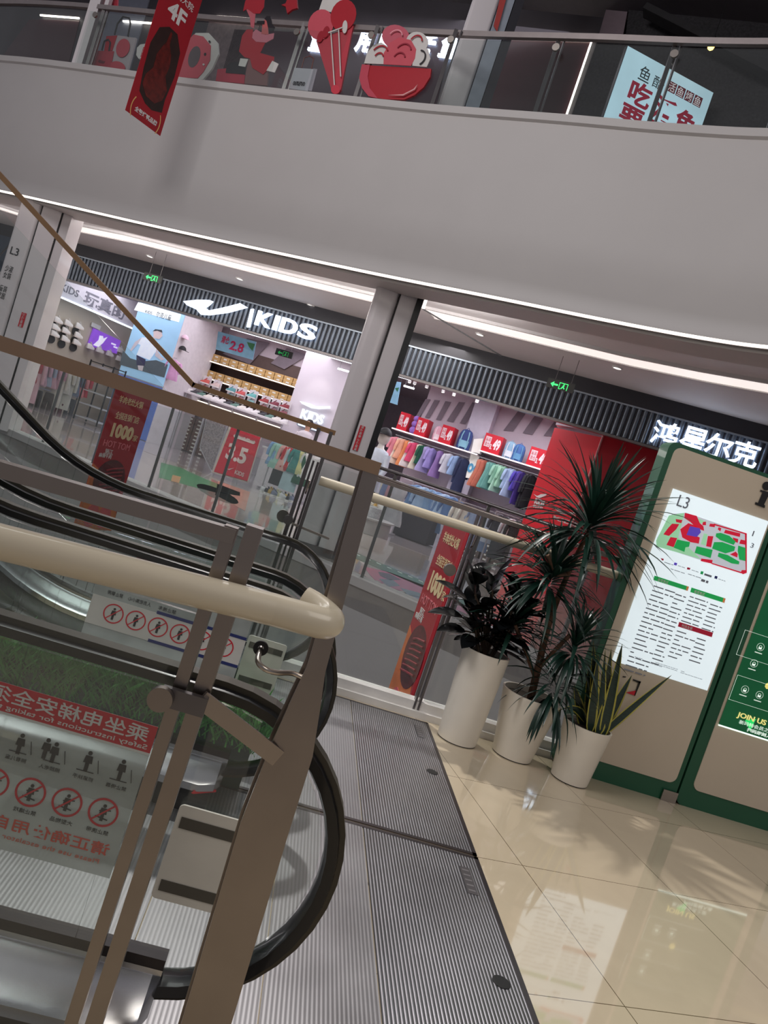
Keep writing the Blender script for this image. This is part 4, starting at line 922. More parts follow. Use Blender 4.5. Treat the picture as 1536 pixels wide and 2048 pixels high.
deco('ice_cream_cutout', 'flat ice cream cone cut-out with pink and red scoops standing on the upper balcony', 'decoration', [
    ('cone', kk((285, 320), (395, 275), (570, 205), (545, 330), (475, 700), (455, 725), (410, 725), (385, 640)), (196, 62, 76)),
    ('white_scoop', kk((310, 95), (335, 20), (380, -30), (515, -20), (515, 60), (420, 110)), CW2),
    ('pink_scoop', el(*K2(325, 205), 25, 31), CP), ('red_scoop', el(*K2(500, 135), 25, 32), CR),
    ('drip', el(*K2(325, 300), 6, 12), (160, 22, 40)), ('drip', el(*K2(368, 265), 6, 12), (160, 22, 40)), ('white_drip', el(*K2(514, 228), 5, 13, 5), CW2),
    ('stripe', kk((405, 275), (412, 272), (440, 690), (432, 690)), CW2), ('stripe', kk((465, 255), (472, 252), (488, 610), (480, 610)), CW2), ('rim_line', kk((390, 272), (500, 232), (500, 240), (392, 280)), CW2), ('tip', el(*K2(447, 712), 9, 9), (210, 60, 76))])
deco('noodle_bowl_cutout', 'flat red bowl cut-out with pink and white noodles on the upper balcony', 'decoration', [
    ('bowl', kk((640, 508), (690, 512), (1168, 538), (1160, 600), (1110, 680), (1040, 740), (960, 775), (820, 772), (700, 755), (640, 690), (618, 610)), CR),
    ('bowl_shade', kk((640, 508), (700, 512), (684, 600), (700, 690), (760, 768), (690, 752), (640, 690), (618, 610)), (196, 70, 88)),
    ('pink_noodle', el(*K2(900, 300), 28, 24), (198, 92, 108)), ('white_noodle', el(*K2(1065, 340), 22, 20), CW2), ('white_noodle', kk((660, 505), (680, 430), (730, 365), (790, 345), (850, 380), (840, 512)), CW2),
    ('white_noodle', kk((1030, 525), (1040, 400), (1100, 362), (1150, 400), (1168, 470), (1140, 535)), CW2), ('pink_noodle', kk((810, 515), (812, 430), (860, 350), (930, 310), (1020, 330), (1060, 400), (1050, 470), (1020, 527)), CP),
    ('shine', kk((845, 752), (960, 745), (1040, 705), (1072, 670), (1050, 710), (960, 756)), (226, 160, 160))])
t_ = [o for o in bpy.data.objects if o.name.startswith('noodle_bowl_cutout')][0]
for (cx, cy, r_, a0, a1, cc) in ((775, 470, .06, 20, 160, CR), (780, 450, .12, 30, 150, CR), (930, 480, .08, 20, 160, (150, 24, 50)), (960, 430, .11, 20, 150, (150, 24, 50)), (1060, 350, .08, 10, 160, CR), (900, 320, .10, 20, 150, (232, 150, 160)), (1080, 470, .09, -60, 90, CB)):
    c = FD.hit(*K2(cx, cy)); part('noodle_line', M().ring(FD, c[0], c[1], r_, r_ + .018, .008, .07, a0, a1, 12), mat(cc, .5), t_)
def D3(a, b): return (a * .3255, b * .3255)
def d3(*p): return [D3(*q) for q in p]
deco('donut_cutout', 'flat pink donut cut-out with a white edge behind the 4F banner', 'decoration', [('edge', d3((1100, 490), (1130, 300), (1210, 210), (1290, 210), (1345, 270), (1350, 340), (1310, 430), (1255, 495)), CW2), ('icing', d3((1100, 485), (1130, 300), (1200, 222), (1260, 235), (1305, 290), (1300, 380), (1260, 450), (1225, 490)), CP), ('hole', el(*D3(1205, 360), 11, 22, 17), (96, 84, 88)), ('sprinkle', el(*D3(1272, 345), 2, 3), CB), ('sprinkle', el(*D3(1300, 268), 2, 2), CB), ('sprinkle', el(*D3(1265, 410), 2, 2), CW2)])
deco('shopping_bag_cutout', 'flat cut-out of pink and red shopping bags with black handles at the upper left', 'decoration', [('bag', d3((665, 232), (735, 225), (845, 240), (790, 448), (690, 440), (580, 430), (600, 330), (650, 320)), (178, 168, 172)), ('red_side', d3((665, 232), (730, 228), (700, 320), (650, 330)), CR), ('front_bag', d3((600, 322), (712, 325), (690, 438), (580, 430)), (176, 50, 66)), ('pink_circle', el(*D3(768, 306), 13, 19), (190, 66, 80)), ('pink_circle', el(*D3(738, 420), 15, 10), (190, 66, 80)), ('slot', d3((625, 380), (660, 390), (650, 402), (618, 392)), (110, 30, 44))])
t_ = [o for o in bpy.data.objects if o.name.startswith('shopping_bag_cutout')][0]
for pts in ([(718, 225), (735, 160), (770, 115), (810, 125), (815, 160), (800, 235)], [(640, 320), (655, 265), (680, 255), (692, 275), (684, 325)]):
    part('handle', M().tube([FD.pt(*FD.hit(*D3(*p)), .05) for p in pts], .014, 8), BLACK, t_, smooth=60)
deco('heart_cutout', 'flat red ribbon cut-out hanging at the upper left of the balcony glass', 'decoration', [('ribbon', d3((582, 40), (600, 0), (625, -10), (730, -10), (725, 78), (700, 62), (640, 60), (628, 130), (605, 125), (600, 85), (580, 60)), (176, 44, 60)), ('cuff', d3((640, 25), (705, 25), (700, 62), (640, 60)), (150, 26, 44))])
def F4(a, b): return (400 + a * .15625, b * .15625)
def f4(*p): return [F4(*q) for q in p]
deco('woman_cutout', 'flat illustrated figure cut-out with black hair holding a red heart box on the balcony', 'decoration', [
    ('skirt', f4((640, 760), (900, 780), (870, 1110), (585, 1085), (600, 950)), (128, 92, 92)), ('red_top', f4((620, 400), (700, 395), (690, 520), (860, 560), (790, 700), (970, 750), (960, 830), (830, 975), (690, 890), (660, 770), (590, 755), (520, 680), (560, 480)), CR),
    ('collar', f4((700, 440), (740, 400), (860, 470), (970, 450), (960, 520), (870, 570), (740, 560), (690, 510)), (206, 120, 136)), ('face', f4((830, 300), (890, 260), (900, 470), (810, 460)), (196, 96, 96)), ('hair', f4((850, 270), (880, 232), (930, 240), (945, 330), (985, 380), (960, 430), (905, 430), (880, 300)), CB), ('glasses', f4((760, 300), (855, 300), (850, 342), (750, 330)), CB),
    ('arm', f4((620, 150), (680, 150), (740, 215), (720, 400), (680, 380), (670, 260)), (190, 96, 106)), ('hat', f4((585, 180), (610, 60), (640, 0), (860, 10), (850, 130), (800, 210), (720, 210), (640, 150)), (168, 30, 44)), ('sleeve', f4((960, 815), (1040, 855), (990, 965), (885, 940)), CW2)])
deco('gift_box_cutout', 'flat pink round box cut-out with a black bow low on the balcony', 'decoration', [('box', f4((240, 900), (350, 890), (590, 975), (580, 1085), (215, 1050)), (180, 50, 70)), ('bow', f4((360, 890), (400, 820), (520, 810), (520, 870), (600, 880), (590, 970), (350, 950)), CB), ('tag', f4((540, 770), (640, 780), (600, 880), (515, 865)), CW2)])
deco('star_cutout', 'small flat red star cut-out on the balcony glass left of the ice cream', 'decoration', [('star', f4((1055, 80), (1110, 60), (1140, -20), (1250, -20), (1260, 120), (1190, 140), (1130, 190), (1110, 100)), (168, 26, 40))])
t = deco('paper_bag', 'white paper shopping bag with small black print standing on the upper balcony rim', 'bag', [('bag_body', kk((120, 530), (270, 540), (225, 708), (78, 690)), (188, 186, 194)), ('bag_side', kk((270, 540), (298, 545), (255, 712), (225, 708)), (150, 148, 156))])
a = FD.hit(*K2(108, 665)); part('bag_lettering', text(M(), FD, 'OUTLETUO', a[0], a[1], a[0] + .21, a[1] + .055, .004, .04, .02), BLACK, t)
part('bag_handle', M().tube([FD.pt(*FD.hit(*K2(*p)), .03) for p in ((175, 530), (195, 455), (240, 440), (268, 460), (250, 538))], .008, 6), mat((120, 60, 50), .5), t)
t = deco('name_card_cutout', 'small white rounded card with red characters left of the 4F banner', 'decoration', [('card', d3((850, 300), (870, 280), (905, 275), (890, 360), (860, 368), (845, 345)), CW2)])
a = FD.hit(*D3(880, 350)); part('card_lettering', text(M(), FD, '团', a[0] - .02, a[1] - .02, a[0] + .06, a[1] + .14, .004, .032), RED, t)
# ================================================================ lit signs on the ribbed band
SG0 = FS(-.075)
lit = mat((226, 238, 255), .4, emit=1.9, var=0); rim = mat((70, 84, 110), .4)
def C3(a, b): return (a * .4948, 380 + b * .4948)
t = thing('shop_sign', SP(-.5, -.1, 3.5), 'glowing white swoosh and KIDS letters on the left part of the ribbed band', 'sign')
sw = [C3(*p) for p in ((745, 452), (800, 446), (850, 447), (864, 452), (850, 466), (832, 478), (850, 489), (905, 478), (975, 460), (1003, 476), (925, 497), (850, 507), (815, 505), (798, 485), (760, 468))]
part('swoosh_logo', M().pix(SG0, sw, .05), lit, t)
part('divider_bar', M().pix(SG0, [C3(*p) for p in ((1017, 484), (1028, 482), (1012, 556), (1000, 556))], .05), lit, t)
a = SG0.hit(*C3(1030, 545)); b = SG0.hit(*C3(1045, 487)); c = SG0.hit(*C3(1283, 575))
for i, ch in enumerate('KIDS'):
    w_ = (c[0] - a[0]); us = ((0, .27), (.30, .375), (.41, .69), (.715, 1.0))[i]
    part('letter', text(M(), SG0, ch, a[0] + us[0] * w_, a[1] - .0, a[0] + us[1] * w_, b[1], .05, 0, .03), lit, t)
t = thing('shop_sign', SP(10.5, -.1, 3.5), 'glowing white four character shop name on the right part of the ribbed band', 'sign')
for ch, px in (('鸿', (1331, 868)), ('星', (1387, 880)), ('尔', (1437, 893)), ('克', (1490, 908))):
    a = SG0.hit(*px); part('character', text(M(), SG0, ch, a[0] - .24, a[1] - .23, a[0] + .24, a[1] + .23, .05, 0, .014), lit, t)
def exit_sign(px, lab, dep=-1.5, sc_=1.0, e=1.2):
    f = FS(dep); a = f.hit(*px); t = thing('exit_sign', SP(a[0], dep, a[1]), lab, 'exit sign')
    w_, h_ = .36 * sc_, .15 * sc_
    part('case', M().rect(f, a[0] - w_ / 2 - .05 * sc_, a[1] - h_ / 2, a[0] + w_ / 2 + .1, a[1] + h_ / 2 + .02, .03, -.03), mat((60, 62, 60), .5), t)
    mb = M(); u = a[0] - .16 * sc_; v = a[1]
    k = sc_; mb.poly(f, [(u, v), (u + .06 * k, v + .05 * k), (u + .06 * k, v + .015 * k), (u + .14 * k, v + .015 * k), (u + .14 * k, v - .015 * k), (u + .06 * k, v - .015 * k), (u + .06 * k, v - .05 * k)], .004, .001)
    for q in ((.16, -.06, .17, .06), (.16, .05, .32, .06), (.31, -.06, .32, .06), (.16, -.06, .2, -.05)): mb.rect(f, u + q[0] * k, v + q[1] * k, u + q[2] * k, v + q[3] * k, .004, .001)
    mb.disc(f, u + .245 * k, v + .034 * k, .011 * k, None, .004, .001, 10); mb.poly(f, [(u + .23 * k, v + .02 * k), (u + .26 * k, v + .018 * k), (u + .25 * k, v - .01 * k), (u + .275 * k, v - .03 * k), (u + .265 * k, v - .05 * k), (u + .24 * k, v - .02 * k), (u + .22 * k, v - .05 * k), (u + .2 * k, v - .045 * k), (u + .225 * k, v - .01 * k)], .004, .001)
    part('green_pictogram', mb, mat((70, 255, 130), .4, emit=e, var=0), t)
    for x in (-.1, .2): part('hanger_rod', M().tube([f.pt(a[0] + x * sc_, a[1] + h_ / 2, -.015), f.pt(a[0] + x * sc_, 4.45 if dep < 0 else 4.15, -.015)], .005, 6), STEELD, t)
exit_sign((303, 556), 'small hanging green exit sign above the left shop opening')
exit_sign((1118, 771), 'small hanging green exit sign in front of the right part of the ribbed band')
exit_sign((566, 707), 'small exit sign hanging inside the left shop near the white pillar', 2.0, 1.0, .02)
# ================================================================ shop shell
BEIGE = mat((196, 184, 168), .6, var=.02); LILAC = mat((206, 194, 204), .6, var=.02)
struct('wall_shop_left', M().prism([SP(-7.2, 0, 0), SP(-7.0, 0, 0), SP(-7.0, 10.6, 0), SP(-7.2, 10.6, 0)], (0, 0, 4.15)), BEIGE)
FW = Fr(SP(-7, 0), SN); FB = Fr(SP(-6.62, 0), SN)
t = thing('bulkhead', SP(-6.8, 2, 3.1), 'white lettered bulkhead above the sneaker wall with a cool light line below', 'bulkhead')
part('panel', M().box((0, 0, 0), (0, 0, 0)) and M().prism([SP(-7, .1, 3.14), SP(-6.62, .1, 3.14), SP(-6.62, 5.2, 3.14), SP(-7, 5.2, 3.14)], (0, 0, 1.0)), mat((206, 206, 214), .5), t)
part('light_line', M().prism([SP(-6.66, .1, 3.10), SP(-6.60, .1, 3.10), SP(-6.60, 5.2, 3.10), SP(-6.66, 5.2, 3.10)], (0, 0, .04)), mat((225, 240, 255), .5, emit=2.2, var=0), t)
a = FB.hit(122, 574); b = FB.hit(161, 576); part('lettering', text(M(), FB, 'KIDS', a[0], a[1] - .08, b[0], a[1] + .12, .01, .001, .01), mat((110, 112, 122), .5), t)
a = FB.hit(168, 596); b = FB.hit(258, 600); part('lettering', text(M(), FB, '玩真的', a[0], a[1] - .15, b[0], a[1] + .25, .01, .001, .02), mat((120, 122, 132), .5), t)
struct('trim_2', M().prism([SP(3.1, 5.35, 0), SP(7.3, 5.35, 0), SP(7.3, 5.45, 0), SP(3.1, 5.45, 0)], (0, 0, 4.14)), LILAC)
struct('trim_3', M().prism([SP(-4.35, 5.2, 0), SP(.7, 5.2, 0), SP(.7, 5.3, 0), SP(-4.35, 5.3, 0)], (0, 0, 4.14)), LILAC)
F5 = FS(5.15); F6 = FS(5.33); GST = mat((128, 118, 128), .6)
def C2(a, b): return (740 + a * .2083, 720 + b * .2083)
def C6(a, b): return (1000 + a * .349, 540 + b * .349)
t = thing('striped_wall', SP(5, 5.3, 2.9), 'slanted grey stripes painted on the lilac wall above the red price boxes', 'wall graphic')
for q in ([(535, 375), (580, 378), (475, 552), (438, 548)], [(620, 383), (670, 390), (570, 558), (528, 552)], [(725, 395), (780, 405), (680, 580), (635, 572)], [(855, 402), (912, 408), (800, 598), (738, 585)], [(985, 405), (1040, 430), (915, 615), (862, 608)], [(1115, 425), (1130, 430), (1080, 640), (990, 635)]):
    part('stripe', M().pix(F6, [C2(*p) for p in q], .01), GST, t)
for q in ([(110, 800), (155, 812), (75, 925), (20, 920)], [(210, 820), (260, 835), (185, 945), (130, 935)], [(318, 860), (335, 868), (300, 955), (250, 950)]):
    part('stripe', M().pix(F6, [C6(*p) for p in q], .01), GST, t)
t = thing('striped_wall', SP(-2, 5.1, 3.2), 'broad slanted grey stripes on the lilac wall above the shoe boxes', 'wall graphic')
for q in ([(830, 545), (885, 550), (870, 600), (790, 640), (800, 610)], [(1000, 600), (1090, 618), (1010, 705), (900, 662)], [(1160, 640), (1245, 668), (1150, 725), (1095, 700)]):
    part('stripe', M().pix(F5, [C3(*p) for p in q], .01), GST, t)
a = F6.hit(961, 800)[0]; b = F6.hit(996, 810)[0]
t = thing('shop_pillar', SP(a, 5, 0), 'narrow lilac pillar between the two red price box shelves', 'pillar'); part('shaft', M().prism([SP(a, 4.9, 0), SP(b + .1, 4.9, 0), SP(b + .1, 5.3, 0), SP(a, 5.3, 0)], (0, 0, 4.12)), mat((196, 190, 204), .5), t)
part('logo_panel', M().pix(FS(4.85), [C2(1000, 760), C2(1090, 755), C2(1000, 1140), C2(920, 1130)], .03), mat((236, 234, 226), .4, emit=.25), t)
part('logo_arc', M().ring(FS(4.8), *FS(4.8).hit(*C2(975, 1040)), .4, .44, .01, 0, 20, 120, 12), mat((40, 44, 54), .5), t)
text_o = FS(4.8).hit(*C2(925, 1070)); part('logo_lettering', text(M(), FS(4.8), 'oo', text_o[0], text_o[1], text_o[0] + .32, text_o[1] + .26, .01, 0, .03), mat((80, 150, 190), .5, emit=.2), t)
# white pillar with KIDS logo
f = FS(4.6); x0 = f.hit(612, 705)[0]; x1 = f.hit(704, 735)[0]
t = thing('shop_pillar', SP(x0, 4.8, 0), 'wide white pillar with a grey KIDS logo lit by a spotlight', 'pillar')
part('shaft', M().prism([SP(x0, 4.6, 0), SP(x1 + .4, 4.6, 0), SP(x1 + .4, 5.3, 0), SP(x0, 5.3, 0)], (0, 0, 4.12)), mat((222, 214, 222), .5, var=.01), t)
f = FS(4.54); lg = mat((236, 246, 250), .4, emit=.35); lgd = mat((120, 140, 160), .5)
def C7(a, b): return (350 + a * .293, 700 + b * .293)
for (o, nm, mm) in ((0, 'swoosh_logo', lg),):
    part(nm, M().pix(f, [C7(*p) for p in ((855, 350), (930, 368), (955, 380), (940, 385), (1060, 385), (1062, 402), (985, 405), (935, 400), (870, 368))], .05), mm, t)
a = f.hit(*C7(862, 440)); b = f.hit(*C7(1018, 480)); part('logo_lettering', text(M(), f, 'KIDS', a[0], a[1] - .12, b[0], a[1] + .18, .05, 0, .04), lg, t)
a = f.hit(*C7(845, 470)); b = f.hit(*C7(1008, 515)); part('logo_plate', M().rect(f, a[0], a[1] - .2, b[0], a[1] - .02, .02, 0, .05), lgd, t); part('plate_face', M().rect(f, a[0] + .03, a[1] - .18, b[0] - .03, a[1] - .04, .01, .02, .04), lg, t)
sp = bpy.data.lights.new('spot_lamp', 'SPOT'); sp.energy = 22; sp.spot_size = R(50); sp.spot_blend = .8; sp.color = (1, .97, .9)
o = bpy.data.objects.new('spot_lamp', sp); COL.objects.link(o); o.location = SP((x0 + x1) / 2, 3.6, 4.05); o.rotation_euler = (SP((x0 + x1) / 2, 4.6, 2.6) - o.location).to_track_quat('-Z', 'Y').to_euler()
# red block
t = thing('red_wall_block', SP(8.6, 1.6, 0), 'large red display block with white swoosh and KIDS lettering, behind the plants', 'display wall')
cA = onZ(1007, 1152, 0); cB = onZ(1095, 1190, 0); cA = Vector((cA.x, cA.y, 0)); cB = Vector((cB.x, cB.y, 0))
RW_LIT = mat((222, 20, 40), .45, var=.02, scale=1.5); RW_DIM = mat((170, 14, 34), .45, var=.03, scale=1.5)  # one red block, its lit left face and darker front put into the colours
part('left_face', M().prism([cA, cB, cB + SN * .06, cA + SN * .3], (0, 0, 3.55)), RW_LIT, t)
cC = SP(13, 1.6, 0); part('front_face', M().prism([cB, cC, cC + SN * .06, cB + SN * .06], (0, 0, 3.62)), RW_DIM, t)
part('top_panel', M().prism([cA + ZV * 3.62, cB + ZV * 3.66, cC + ZV * 3.66, SP(13, 3, 3.66), cA + SN * 1.2 + ZV * 3.62], (0, 0, .5)), LILAC, t)
ff, wl = bframe((cB.x, cB.y), (cC.x, cC.y)); ff = Fr(ff.pt(0, 0, .004), ff.u)
def C8(a, b): return (700 + a * .3255, 900 + b * .3255)
part('white_logo', M().pix(ff, [C8(*p) for p in ((1250, 345), (1290, 368), (1318, 375), (1305, 382), (1440, 380), (1430, 390), (1340, 398), (1295, 392), (1262, 365))], .006), WHITE, t)
a = ff.hit(*C8(1238, 445)); b = ff.hit(*C8(1390, 480)); part('white_lettering', text(M(), ff, 'KIDS', a[0], b[1] + .02, b[0] + .02, a[1] + .16, .006, 0, .04), WHITE, t)
fl, wl = bframe((cA.x, cA.y), (cB.x, cB.y)); fl = Fr(fl.pt(0, 0, .004), fl.u)
part('white_logo', M().pix(fl, [C8(*p) for p in ((1128, 270), (1150, 282), (1162, 278), (1172, 272), (1212, 270), (1205, 280), (1165, 296), (1148, 290))], .006), WHITE, t)
a = fl.hit(*C8(1125, 345)); b = fl.hit(*C8(1188, 352)); part('white_lettering', text(text(M(), fl, 'KIDS', a[0], a[1] + .06, b[0], a[1] + .2, .006, 0, .05), fl, 'OUTLET', a[0], a[1] - .02, b[0], a[1] + .04, .006, 0, .03), WHITE, t)
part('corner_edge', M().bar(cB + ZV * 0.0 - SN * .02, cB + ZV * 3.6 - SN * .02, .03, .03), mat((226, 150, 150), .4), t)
part('floor_sticker', M().disc(ff, *ff.hit(1080, 1090), .08, None, .004, 0), WHITE, t)
# poster pillar
PD = 2.9; f = FS(PD)
def C1(a, b): return (a * .2604, 620 + b * .2604)
xl = f.hit(241, 745)[0]; xr = f.hit(326, 775)[0]; xr = max(xr, f.hit(362, 630)[0]); xl = (f.hit(281, 603)[0] + xl) / 2; zt = 3.83
t = thing('poster_pillar', SP(xl, PD, 0), 'tall pillar with a sky blue poster of a running boy in a white shirt', 'pillar')
part('shaft', M().prism([SP(xl, PD, 0), SP(xr, PD, 0), SP(xr, PD + 1.9, 0), SP(xl, PD + 1.9, 0)], (0, 0, 4.1)), mat((216, 210, 216), .5), t)
f = FS(PD - .01); part('sky_picture', M().rect(f, xl, 1.66, xr, zt, .02), mat((150, 192, 224), .4, emit=.35, var=.1, scale=1.1), t)
part('blue_base', M().rect(f, xl, .02, xr, 1.62, .02), mat((96, 122, 196), .4, emit=.18), t)
f = FS(PD - .035)
def fig(nm, pts, col, e=.25, n=0.0): part(nm, M().pix(f, [C1(*p) for p in pts], .004, n), mat(col, .5, emit=e), t)
fig('white_header', [(1062, -60), (1395, 20), (1375, 95), (1030, 0)], (226, 236, 242), .4)
fig('picture_hills', [(945, 310), (1000, 370), (1080, 395), (1200, 385), (1290, 420), (1262, 520), (920, 420)], (84, 96, 104), .15)
fig('boy_shirt', [(1090, 210), (1160, 215), (1215, 250), (1225, 310), (1190, 330), (1150, 385), (1050, 345), (1080, 270), (1040, 250)], (214, 224, 238), .3, .004)
fig('boy_shorts', [(1050, 345), (1120, 380), (1110, 430), (1050, 425)], (60, 62, 92), .1, .008)
fig('boy_arm', [(1090, 212), (1040, 245), (1000, 310), (1010, 318), (1060, 262)], (196, 190, 200), .2, .008)
fig('boy_arm', [(1205, 300), (1240, 360), (1270, 378), (1240, 390), (1190, 350)], (196, 190, 200), .2, .008)
fig('boy_leg', [(1060, 425), (1105, 430), (1095, 470), (1065, 460)], (200, 190, 196), .2, .008)
fig('boy_head', [(1180, 160), (1240, 150), (1250, 200), (1225, 225), (1180, 215)], (206, 190, 192), .2, .008)
fig('boy_cap', [(1175, 165), (1195, 148), (1245, 155), (1250, 175), (1210, 160)], (50, 60, 72), .1, .012)
a = f.hit(*C3(590, 485)); part('header_lettering', text(text(M(), f, 'KIDS', a[0], a[1] - .08, a[0] + .25, a[1], .003, .006), f, '尔克儿童', a[0] + .4, a[1] - .1, a[0] + .95, a[1] + .06, .003, .006), BLACK, t)
# ================================================================ shop fittings
FR = mat((186, 184, 190), .35, .5)
def pframe(p, q): pass
def mk_shoe():
    o = thing('sneaker', (0, 0, 0), 'x', 'shoe')
    sole = []; up_ = []
    for i in range(9):
        x = -.13 + .26 * i / 8; w_ = .032 + .014 * math.sin(PI * min(1, i / 8 * .9 + .12)) + (.006 if i > 5 else 0); 
        if i in (0, 8): w_ *= .6
        h = (.095, .10, .10, .095, .085, .07, .055, .045, .03)[i]; zt_ = .006 * (i > 6) 
        sole.append([Vector((x, -w_, zt_)), Vector((x, w_, zt_)), Vector((x, w_ * 1.02, .03)), Vector((x, -w_ * 1.02, .03))])
        up_.append([Vector((x, -w_ * .95, .03)), Vector((x, w_ * .95, .03)), Vector((x, w_ * .8, .03 + h * .6)), Vector((x, w_ * .35, .03 + h)), Vector((x, -w_ * .35, .03 + h)), Vector((x, -w_ * .8, .03 + h * .6))])
    part('upper', M().loft(up_), WHITE, o, smooth=60, local=True); part('sole', M().loft(sole), WHITE, o, smooth=40, local=True)
    part('tongue', M().loft([[Vector((x, -.02, z)), Vector((x, .02, z)), Vector((x + .015, .02, z + .005)), Vector((x + .015, -.02, z + .005))] for x, z in ((.02, .10), (-.03, .145), (-.045, .17))]), WHITE, o, local=True)
    return o
proto = {}
def use(kind, mk, loc, rz, label, group=None, mats=None, scale=None, name=None):
    if kind not in proto: proto[kind] = mk()
    o = copy_tree(proto[kind], loc, rz, label, group, mats, scale)
    return o
SRZ = math.atan2(DY, DX)
def shoe(loc, rz, label, group, up_, sole_=None, sc_=1.0):
    return use('shoe', mk_shoe, loc, rz, label, group, {'upper': mat(up_, .5), 'sole': mat(sole_ or (226, 224, 222), .5), 'tongue': mat(up_, .5)}, sc_)
SHOE_SHADOW = mat((44, 40, 42), .6)  # dark tone painted in for the round shadows behind the wall shoes
def at(fr, px, n=0.0): a = fr.hit(*px); return fr.pt(a[0], a[1], n)
FWs = Fr(SP(-6.88, 0), SN)
rows = (((115.6, 646), (136, 652), (158, 658)), ((111, 660), (131, 667), (156, 676)), ((109, 673), (130, 683), (153, 690)))
cols_ = ('left', 'middle', 'right'); rws = ('top', 'middle', 'bottom')
for r_ in range(3):
    for c in range(3):
        p = at(FWs, rows[r_][c]); t = thing('shelf_shadow', p + SD * -.1, 'dark shelf disc with painted shoe shadow on the beige wall, %s row, %s of three' % (rws[r_], cols_[c]), 'shelf disc', group='shoe shadow discs')
        part('disc', M().disc(Fr(p + SD * -.1 - ZV * .1, SN), 0, 0, .14, .12, .02), SHOE_SHADOW, t)
        shoe(p, SRZ + PI / 2, 'white sneaker on the beige shoe wall, %s row, %s of three' % (rws[r_], cols_[c]), 'white sneakers on the shoe wall', (228, 222, 216), (230, 216, 206), 1.25)
for k, (px, w_) in enumerate((((80, 664), 'below the small blue screen'), ((69, 696), 'low at the left behind the bronze rail'), ((180, 698), 'left under the purple screen'), ((199, 705), 'centre under the purple screen'), ((219, 712), 'right under the purple screen'), ((238, 722), 'low beside the blue poster'), ((241, 705), 'upper one beside the blue poster'))):
    shoe(at(FWs, px), SRZ + PI / 2, 'white sneaker %s' % w_, 'single white sneakers on the left wall', (226, 220, 216), (232, 226, 222), 1.2)
t = thing('wall_screen', SP(-7, 3, 2.3), 'wide purple screen with a white sneaker picture on the beige wall', 'screen')
q = [(186, 656), (240, 681), (231, 707), (174, 690)]; part('panel', M().pix(Fr(SP(-6.97, 0), SN), q, .05), mat((126, 70, 190), .3, emit=.8, var=.1, scale=3), t)
f = Fr(SP(-6.915, 0), SN); part('shoe_picture', M().pix(f, [(186, 690), (197, 680), (199, 671), (206, 672), (207, 677), (215, 674), (206, 686), (197, 694)], .003), mat((226, 220, 240), .4, emit=.7), t)
mb = M(); a = f.hit(228, 687); mb.rect(f, a[0] - .12, a[1] - .05, a[0] + .1, a[1] - .0, .003); mb.rect(f, a[0] + .02, a[1] - .12, a[0] + .2, a[1] - .07, .003); part('caption_lines', mb, mat((230, 220, 250), .4, emit=.7), t)
t = thing('wall_screen', SP(-7, 1, 2.3), 'small dark blue screen at the left end of the beige wall', 'screen')
part('panel', M().pix(Fr(SP(-6.97, 0), SN), [(81, 624), (100, 632), (92, 660), (72, 655)], .05), mat((34, 48, 110), .3, emit=.5, var=.2, scale=6), t)
part('picture', M().pix(Fr(SP(-6.915, 0), SN), [(89, 632), (97, 635), (92, 652), (85, 648)], .003), mat((180, 190, 220), .4, emit=.5), t)
t = thing('wall_notice', SP(-7, 3, 2.6), 'small white notice plate above the purple screen', 'notice'); part('plate', M().pix(Fr(SP(-6.97, 0), SN), [(183, 644), (201, 652), (198, 660), (181, 652)], .03), WHITE, t)
# shoe boxes on the shelves
def mk_sbox():
    o = thing('shoe_box', (0, 0, 0), 'x', 'box'); part('body', M().box((-.15, -.1, 0), (.15, .1, .085)), WHITE, o, local=True); part('lid', M().box((-.155, -.105, .085), (.155, .105, .115)), WHITE, o, local=True)
    part('end_label', M().box((-.05, -.103, .025), (.06, -.1, .07)), WHITE, o, local=True); return o
def sbox(loc, rz, label, group, col, sc_=1.0):
    return use('sbox', mk_sbox, loc, rz, label, group, {'body': mat(col, .7), 'lid': mat(tuple(min(255, int(c * 1.08)) for c in col), .7), 'end_label': mat((230, 226, 214), .6)}, sc_)
f = FS(4.95)
p1 = f.hit(393, 712); p2 = f.hit(600, 779); q1 = f.hit(379, 750); q2 = f.hit(595, 806)
t = thing('shelf_unit', SP(p1[0], 5.05, 0), 'brown shelf unit lined with shoe boxes and lit shelf edges in the left shop', 'shelf')
part('back_panel', M().prism([SP(q1[0] - .3, 5.18, 1.8), SP(p2[0] + .1, 5.18, 1.8), SP(p2[0] + .1, 5.2, 1.8), SP(q1[0] - .3, 5.2, 1.8)], (0, 0, 1.75)), mat((96, 78, 74), .6), t)
zs = [(p1[1] + p2[1]) / 2, (q1[1] + q2[1]) / 2]
for z in zs + [zs[1] - .75]:
    part('shelf_board', M().prism([SP(q1[0] - .3, 4.7, z - .05), SP(p2[0] + .1, 4.7, z - .05), SP(p2[0] + .1, 5.18, z - .05), SP(q1[0] - .3, 5.18, z - .05)], (0, 0, .05)), mat((110, 90, 84), .5), t)
    part('light_edge', M().prism([SP(q1[0] - .3, 4.69, z - .04), SP(p2[0] + .1, 4.69, z - .04), SP(p2[0] + .1, 4.7, z - .04), SP(q1[0] - .3, 4.7, z - .04)], (0, 0, .03)), mat((255, 244, 222), .5, emit=1.8, var=0), t)
rb_ = random.Random(2)
